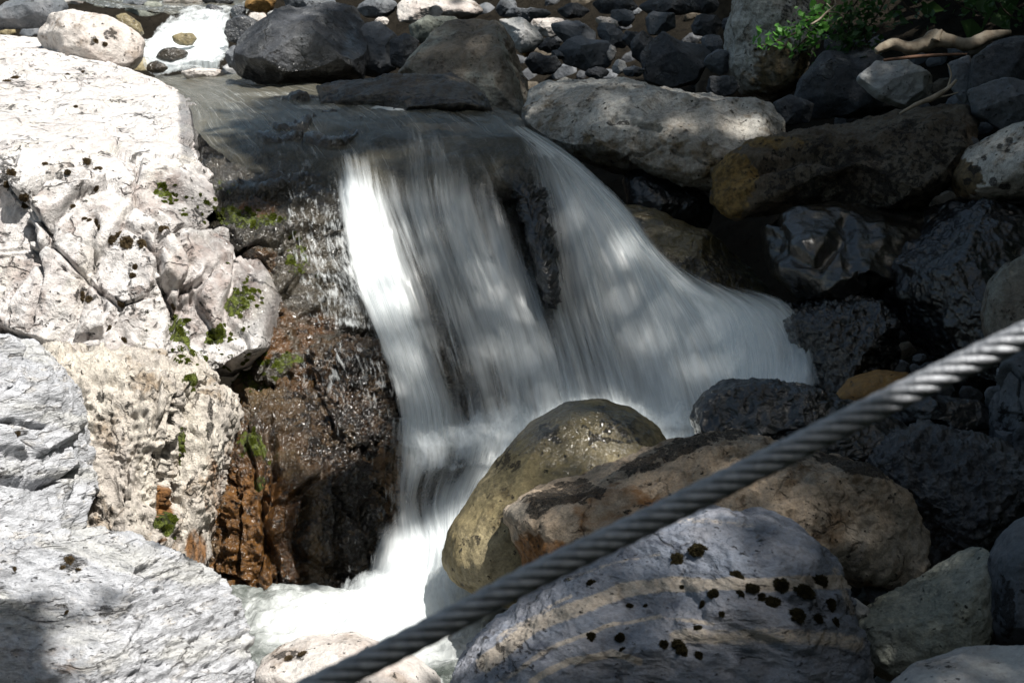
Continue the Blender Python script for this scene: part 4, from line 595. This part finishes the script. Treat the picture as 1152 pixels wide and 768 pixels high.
# ------------------------------------------------------------------ tubes, driftwood, twigs
def tube(pts, rad, sides=10, seg=6, seed=0, bump=0., cap=True):
    c = catmull(np.array(pts, float), len(pts) * seg); r = catmull(np.array(rad, float)[:, None], len(pts) * seg)[:, 0]
    T = np.gradient(c, axis=0); T /= np.linalg.norm(T, axis=1)[:, None]; up = np.array([0, 0, 1.]) if abs(T[0, 2]) < .9 else np.array([1., 0, 0])
    A = np.cross(T, up); A /= np.linalg.norm(A, axis=1)[:, None]; Bv = np.cross(T, A); a = np.arange(sides) / sides * 2 * math.pi
    V = c[:, None] + (r[:, None] * np.cos(a))[..., None] * A[:, None] + (r[:, None] * np.sin(a))[..., None] * Bv[:, None]; V = V.reshape(-1, 3)
    if bump: V = V + (V - np.repeat(c, sides, 0)) * (bump * fbm(V * 14 + seed, 3))[:, None] * 2
    n = len(c); ix = np.arange(n * sides).reshape(n, sides); F = np.stack([ix[:-1], np.roll(ix[:-1], -1, 1), np.roll(ix[1:], -1, 1), ix[1:]], -1).reshape(-1, 4)
    if cap:
        k = len(V); V = np.concatenate([V, c[:1], c[-1:]]); f0 = np.stack([np.full(sides, k), np.roll(ix[0], -1), ix[0], ix[0]], -1)
        f0 = [[k, ix[0][(j + 2) % sides], ix[0][j + 1], ix[0][j]] for j in range(0, sides, 2)] if sides % 2 == 0 else []
        f1 = [[k + 1, ix[-1][j], ix[-1][j + 1], ix[-1][(j + 2) % sides]] for j in range(0, sides, 2)] if sides % 2 == 0 else []
        F = np.concatenate([F, np.array(f0 + f1)])
    return V, F
def join(parts):
    b = 0; vs, fs = [], []
    for V, F in parts: vs.append(V); fs.append(np.asarray(F) + b); b += len(V)
    return np.concatenate(vs), np.concatenate(fs)
def pp(pts, d): return [P(u, v, d + (k or 0)) for u, v, k in [(p + (0,))[:3] for p in pts]]
wood = simple('bleached_wood', (.34, .29, .22), .8, (.17, .13, .09), 14, .8); bark = simple('dark_bark', (.06, .045, .03), .9, (.03, .022, .015), 18, 1.)
px = 6.7 / FPX
V, F = tube(pp([(985, 58), (1003, 50), (1022, 54), (1040, 50), (1052, 44), (1068, 46), (1090, 50), (1110, 42), (1137, 36)], 6.7), [4 * px, 6.5 * px, 8 * px, 8.5 * px, 9.5 * px, 8 * px, 7.5 * px, 7 * px, 3 * px], 14, 8, 3, .25)
lg = mesh('driftwood_log', V, F, wood); tag(lg, 'short bleached driftwood log lying on the dark upper right bank', 'log')
kn = mesh('knot', *tube(pp([(1052, 46), (1056, 38), (1060, 34)], 6.66), [5 * px, 3.5 * px, 1.5 * px], 10, 4, 1, .1), wood, parent=lg)
o = mesh('stick', *tube(pp([(994, 68), (1030, 64), (1060, 62), (1088, 61)], 6.62), [1.6 * px, 2 * px, 1.8 * px, 1.2 * px], 8, 5), simple('reddish_stick', (.20, .11, .07), .8)); tag(o, 'thin straight reddish stick just under the driftwood log', 'stick')
px = 6.1 / FPX
br = mesh('fallen_branch', *tube(pp([(1012, 128), (1030, 118), (1050, 110), (1066, 100), (1076, 90)], 6.05), [1.2 * px, 2.4 * px, 3 * px, 2.6 * px, 1.5 * px], 8, 5, 2, .15), wood); tag(br, 'thin pale fallen branch above the long dark boulder', 'branch')
for q in ([(1050, 110), (1064, 108), (1078, 104)], [(1062, 150), (1074, 136), (1080, 124)], [(1066, 100), (1070, 84), (1066, 72)]): mesh('twig', *tube(pp(q, 6.05), [1.4 * px, 1. * px, .5 * px], 6, 4), wood, parent=br)
# leafy twigs over the tall boulder
leafm = simple('green_leaf', (.10, .26, .045), .5, (.06, .17, .03), 9, .2, .4, tl=.4); leafd = simple('shaded_leaf', (.035, .09, .02), .5, (.02, .05, .012), 9, .2, .3, tl=.3)  # second leaf: the green one with shade put into its colour
def leaf_cards(C, size, rg, up=.6, lobed=True):
    n = len(C); nz = rg.normal(size=(n, 3)) * .55 + [0, -.15, up]; nz /= np.linalg.norm(nz, axis=1)[:, None]; a = np.cross(nz, rg.normal(size=(n, 3))); a /= np.linalg.norm(a, axis=1)[:, None]; b = np.cross(nz, a)
    s = (size * rg.uniform(.6, 1.3, n))[:, None]
    q = [(0, 0, 0), (.38, .42, .05), (0, 1.1, -.06), (-.38, .42, .05)]
    V = np.stack([C + s * (x * a + y * b + z * nz) for x, y, z in q], 1).reshape(-1, 3); return V, np.arange(4 * n).reshape(-1, 4)
def leafy(name, stems, d, rpx, nper, size, mat, lab, seed):
    rg = np.random.default_rng(seed); k = d / FPX; root = None; parts = []; cs = []
    for st in stems:
        p = np.array(pp(st, d)); parts.append(tube(p, [rpx * k] + [rpx * k * .7] * (len(p) - 2) + [rpx * k * .35], 6, 5)); c = catmull(p, nper); c = c[int(nper * .25):]
        cs.append(c + rg.normal(0, 1, c.shape) * (.055, .05, .022))
    st = mesh(name, *join(parts), bark); V, F = leaf_cards(np.concatenate(cs), size, rg); mesh('foliage', V, F, mat, smooth=False, parent=st); tag(st, lab, 'shrub'); return st
leafy('leafy_shrub', [[(945, -30), (938, 0), (918, 24), (885, 42), (856, 52)], [(938, 0), (930, 18), (912, 38), (892, 58)], [(945, -20), (925, 10), (900, 28), (870, 38)]], 7.5, 1.6, 120, .040, leafm, 'bright green leafy twigs hanging over the tall pale boulder', 3)
leafy('leafy_shrub', [[(960, -30), (958, 10), (952, 40), (945, 60)], [(990, -30), (978, 10), (972, 35), (980, 62)], [(1000, -10), (985, 20), (960, 50), (948, 75)], [(975, -30), (965, 0), (950, 20), (940, 48)]], 7.2, 1.4, 120, .042, leafd, 'dim dark green leafy twigs left of the driftwood log', 4)
leafy('leafy_shrub', [[(1010, -40), (1012, -10), (1020, 8), (1040, 22)], [(1060, -40), (1064, -14), (1080, 6), (1110, 16)], [(1110, -40), (1118, -10), (1130, 12), (1150, 26)]], 7.4, 1.4, 60, .04, leafd, 'very dark twigs in the black upper right corner', 6)
o = mesh('bare_twig', *join([tube(pp([(912, 28), (922, 22), (930, 14), (940, 6), (938, -2)], 7.1), [.006, .006, .005, .004, .002], 6, 4), tube(pp([(930, 14), (942, 14), (948, 18)], 7.1), [.004, .003, .002], 6, 4), tube(pp([(936, 10), (930, 4)], 7.1), [.004, .002], 6, 4)]), wood); tag(o, 'small forked bare pale twig above the bright green leaves', 'twig')
# ------------------------------------------------------------------ steel cable
def cable():
    path = np.array([P(u, v, d) for u, v, d in [(-60, 955, 1.30), (150, 868, 1.32), (365, 768, 1.34), (500, 701, 1.35), (600, 648, 1.355), (700, 600, 1.36), (800, 551, 1.36), (900, 501, 1.36), (1000, 451, 1.36), (1152, 377, 1.35), (1400, 262, 1.32), (1700, 130, 1.28)]])
    n = 900; c = catmull(path, n); T = np.gradient(c, axis=0); T /= np.linalg.norm(T, axis=1)[:, None]; A = np.cross(T, [0, 0, 1.]); A /= np.linalg.norm(A, axis=1)[:, None]; B = np.cross(T, A)
    L = np.concatenate([[0], np.cumsum(np.linalg.norm(np.diff(c, axis=0), axis=1))]); parts = []; Rr, r = .0087, .0047; m = simple('galvanised_steel', (.30, .31, .33), .5, (.20, .21, .225), 90, .5, .5, metal=.4)
    for k in range(6):
        ph = 2 * math.pi * L / .125 + k * math.pi / 3; q = c + Rr * (np.cos(ph)[:, None] * A + np.sin(ph)[:, None] * B); a = np.arange(10) / 10 * 2 * math.pi
        Tq = np.gradient(q, axis=0); Tq /= np.linalg.norm(Tq, axis=1)[:, None]; a1 = np.cross(Tq, [0, 0, 1.]); a1 /= np.linalg.norm(a1, axis=1)[:, None]; b1 = np.cross(Tq, a1)
        V = (q[:, None] + r * (np.cos(a)[None, :, None] * a1[:, None] + np.sin(a)[None, :, None] * b1[:, None])).reshape(-1, 3); ix = np.arange(n * 10).reshape(n, 10)
        parts.append((V, np.stack([ix[:-1], np.roll(ix[:-1], -1, 1), np.roll(ix[1:], -1, 1), ix[1:]], -1).reshape(-1, 4)))
    o = mesh('steel_cable', *join(parts), m); tag(o, 'twisted grey steel wire cable crossing the foreground diagonally', 'cable')
cable()
# ------------------------------------------------------------------ trees of the right bank: trunks, limbs and crowns with leaves placed to shade the stream
LIT = [  # (u,v,ru,rv,rot,value) parts of the stream kept sunlit by leaving out crown leaves
 (60, 360, 260, 330, 0, 1.), (200, 750, 140, 110, 0, 1.), (100, 60, 170, 90, 0, 1.), (300, 330, 120, 110, 0, 1.), (330, 470, 110, 75, 0, 1.), (270, 620, 70, 110, 0, 1.), (412, 300, 42, 105, -18, .95), (478, 690, 95, 85, 0, .95), (400, 740, 130, 50, 0, 1.), (225, 45, 45, 50, 0, 1.), (300, 8, 30, 14, 0, .9), (495, 5, 55, 17, 0, 1.),
 (425, 28, 18, 10, 0, .8), (617, 31, 22, 14, 0, .9), (688, 26, 12, 8, 0, 1.), (686, 60, 6, 12, 0, .8), (585, 30, 24, 14, 0, .6), (688, 113, 13, 6, 0, 1.), (765, 148, 20, 11, 0, .85), (840, 142, 34, 16, 0, .8), (640, 95, 22, 8, 0, .5), (720, 105, 120, 16, 0, .1), (840, 445, 30, 12, 0, .3), (930, 350, 20, 12, 0, .2), (535, 585, 26, 34, 20, .9), (650, 500, 60, 26, 0, .95), (590, 560, 40, 30, 0, .5),
 (700, 575, 90, 30, 0, .45), (830, 530, 40, 26, 0, .4), (900, 570, 80, 40, 0, .25), (800, 608, 110, 32, 0, .75), (780, 655, 130, 10, 4, .7), (640, 695, 80, 36, -30, .5), (700, 745, 150, 26, 0, .35), (850, 705, 90, 14, 0, .3), (1010, 96, 22, 12, 30, .9), (1060, 46, 60, 9, 0, .7), (874, 50, 26, 11, 20, .9), (860, 20, 24, 20, 0, .4), (865, 80, 20, 20, 0, .2), (1120, 200, 40, 40, 0, .15), (600, 100, 12, 30, 0, .35),
 (480, 50, 20, 22, 20, .5), (722, 246, 40, 10, 20, .5), (985, 440, 30, 14, 0, .15), (1050, 690, 50, 26, -25, .3), (880, 345, 16, 12, 0, .4), (330, 40, 60, 20, -20, .25), (400, 20, 10, 20, 0, .5), (1090, 765, 80, 20, 0, .6), (250, 130, 50, 26, 0, .35), (220, 95, 30, 12, 0, .6)]
SOFT = [(480, 330, 130, 190, -15, .36), (700, 370, 170, 110, 25, .40), (520, 560, 90, 60, 0, .35), (770, 620, 150, 45, 0, .33), (720, 710, 190, 60, 0, .5), (720, 110, 150, 40, 8, .42), (830, 560, 210, 50, 8, .42), (620, 520, 110, 80, 0, .36), (860, 60, 40, 60, 0, .5), (1040, 690, 80, 60, -25, .45), (840, 180, 50, 40, 0, .5), (530, 80, 70, 60, 0, .45), (330, 60, 90, 60, 0, .5),
        (400, 130, 180, 40, 0, .45), (1120, 190, 60, 50, 0, .45), (650, 50, 90, 40, 0, .5), (1060, 50, 90, 20, 0, .4), (1000, 100, 60, 25, 0, .5), (880, 450, 120, 40, 8, .5), (960, 260, 100, 50, 0, .55), (1100, 760, 90, 30, 0, .4)]
def canopy():
    rg = np.random.default_rng(77); n = 300000; e1 = np.cross(SUN, [0, 0, 1.]); e1 /= np.linalg.norm(e1); e2 = np.cross(SUN, e1)
    # ground points to be shaded
    X = np.where(rg.uniform(size=n) < .75, rg.uniform(-2.0, 3., n), rg.uniform(-2.6, 6.5, n)); Y = rg.uniform(1.0, 15, n); base = np.stack([X, Y, np.full(n, -.0)], 1); keep = []
    cl = fbm(np.stack([X * 1.1, Y * 1.1, X * 0], 1), 3)
    ok = []; Z0 = []
    for j in range(n):
        o = base[j] + SUN * 2.6; l, nn, i, t = BV.ray_cast(Vector(o), Vector(-SUN), 9.)
        if l is None: ok.append(0); Z0.append((0, 0, 0)); continue
        ok.append(1); Z0.append(tuple(l))
    ok = np.array(ok, bool); H = np.array(Z0); u, v, d = proj(H)
    lit = np.zeros(n); wv = fbm(H * 3, 3) * .35 + fbm(H * 11, 2) * .25
    for (cu, cv, ru, rv, rot, val) in LIT:
        x, y = u - cu, v - cv; c, s = math.cos(R(rot)), math.sin(R(rot)); q = np.hypot((x * c + y * s) / ru, (-x * s + y * c) / rv)
        lit = np.maximum(lit, val * sstep(1.12, .9, q + wv * .5))
    inf = (u > -30) & (u < 1180) & (v > -30) & (v < 800); out_lit = (~inf) & ((u < 420) | ((v > 768) & (u < 520)))
    lit = np.where(out_lit, 1., np.where(inf, lit, 0.))
    patch = np.maximum(fbm(H * 9 + 5, 2) * 1.4 + .5, .06)       # gaps come in leaf sized groups, not as an even sieve
    k = ok & (patch > lit + .0 * cl) & (lit < .97)
    # foliage thinned so that soft broken light reaches the stream
    soft = np.ones(n)
    for (cu, cv, ru, rv, rot, val) in SOFT:
        x, y = u - cu, v - cv; c, s = math.cos(R(rot)), math.sin(R(rot)); q = np.hypot((x * c + y * s) / ru, (-x * s + y * c) / rv)
        soft = np.minimum(soft, 1 - (1 - val) * sstep(1.25, .75, q + wv * .4))
    k &= rg.uniform(size=n) < soft
    k &= rg.uniform(size=n) < .9
    H = H[k]; ci = fbm(H * .9 + 30, 3); t = 5.2 + np.where(soft[k] < .9, 6.5, 0) + 2.4 * ci + rg.uniform(0, 1.2, len(H)) + np.clip(8 - H[:, 1], 0, 4) * .35
    C = H + SUN * t[:, None]
    m = 2600; uc = rg.uniform(380, 860, m); vc = np.interp(uc, [-60, 150, 365, 500, 600, 700, 800, 900], [955, 868, 768, 701, 648, 600, 551, 501]); kk = uc < 790 + 60 * rg.normal(size=m)  # extra leaves added above the cable to shade its left part
    C2 = P(uc, vc, 1.35) + rg.normal(0, .03, (m, 3)) + SUN * rg.uniform(2.6, 3.8, m)[:, None]; C = np.concatenate([C, C2[kk]]); print('leaves', len(C)); return C, rg
C, rg = canopy()
def sky_screen():  # leaf masses added to block sky light; far ones show in the corner
    n = 60000; p = np.stack([rg.uniform(2.2, 12, n), rg.uniform(-7, 17, n), rg.uniform(-.5, 8, n)], 1); g = TER(p[:, 0], p[:, 1])
    xs = p[:, 0] - (p[:, 2] + .6) * .506; k = (p[:, 2] > g + .25) & (xs > 1.9) & (fbm(p * .8, 3) > -.12); u, v, d = proj(p); k &= ~((d > 0) & (u < 1260) & (u > -100) & (v > -60 + 0) & (d < 7.2)); k &= (d < 0) | (u > 1175) | (v < -45) | ((u > 905) & (v < 36 + 12 * gn(p * 2)))
    q = np.stack([rg.uniform(-9, 9, n // 3), rg.uniform(-11, -7, n // 3), rg.uniform(-1, 8, n // 3)], 1); q = q[fbm(q * .7, 3) > -.15]  # unseen hedge added behind the viewpoint to block low sky
    return p[k], q
TH1, TH2 = sky_screen()
crownm = simple('crown_leaf', (.055, .10, .03), .6, (.035, .07, .02), 5, .2, .3, tl=.25)
TP = [(3.6, 2.2, -.5), (5.4, 5.6, .6), (4.4, 9.6, 1.2), (1.8, 12.4, .9)]
C_all = C
who = np.argmin([np.hypot(C[:, 0] - x - .0, C[:, 1] - y) for x, y, z in TP], axis=0)
TLAB = ['leafy tree on the near right bank shading the foreground boulders', 'leafy tree on the right bank shading the waterfall', 'leafy tree on the right bank behind the driftwood log', 'leafy tree at the back of the stony bank']
for k, (x, y, z) in enumerate(TP):
    z = float(TER(np.array([x]), np.array([y]))[0]) - .3; Ck = C[who == k]
    rt = bpy.data.objects.new('tree', None); S.collection.objects.link(rt); rt.location = (x, y, z); tag(rt, TLAB[k], 'tree')
    top = np.array([x + .2, y - .1, z + 13.]); tv = [tube([(x, y, z), (x + .1, y, z + 3.5), (x - .05, y + .1, z + 7.5), top], [.26, .2, .13, .04], 12, 8, k, .12)]
    for j in range(10):
        if len(Ck) == 0: break
        c = Ck[rg.integers(len(Ck))]; b = np.array([x + .05, y, min(max(c[2] - 1.0, z + 1.8), z + 12)]); tv.append(tube([b, (b + c) / 2 + [0, 0, .3], c], [.07, .04, .012], 8, 6))
    mesh('trunk', *join(tv), bark, parent=rt)
    Vl, Fl = leaf_cards(Ck, .085, rg, up=.9); mesh('crown', Vl, Fl, crownm, smooth=False, parent=rt)

for k, (pts, x, y, lab) in enumerate([(TH1[TH1[:, 1] < 4], 6.5, 0, 'unseen leafy mass added low on the near right bank to block sky light'), (TH1[(TH1[:, 1] >= 4) & (TH1[:, 1] < 10)], 7.5, 7, 'dark leafy mass added on the steep right bank to block sky light'), (TH1[TH1[:, 1] >= 10], 6, 13, 'dense dark bushy tree in the black upper right corner'), (TH2, 0, -9, 'unseen leafy mass added behind the viewpoint to block low sky')]):
    z = float(TER(np.array([float(x)]), np.array([float(y)]))[0]) - .3; rt = bpy.data.objects.new('tree', None); S.collection.objects.link(rt); rt.location = (x, y, z); tag(rt, lab, 'tree')
    mesh('trunk', *tube([(x, y, z), (x + .1, y, z + 2), (x, y + .1, z + 4), (x, y, z + 7)], [.2, .16, .1, .03], 12, 6, k, .12), bark, parent=rt)
    Vl, Fl = leaf_cards(pts, .30 if k < 3 else .45, rg, up=.3); mesh('crown', Vl, Fl, crownm, smooth=False, parent=rt)
print('script', round(time.time()-T0,1))
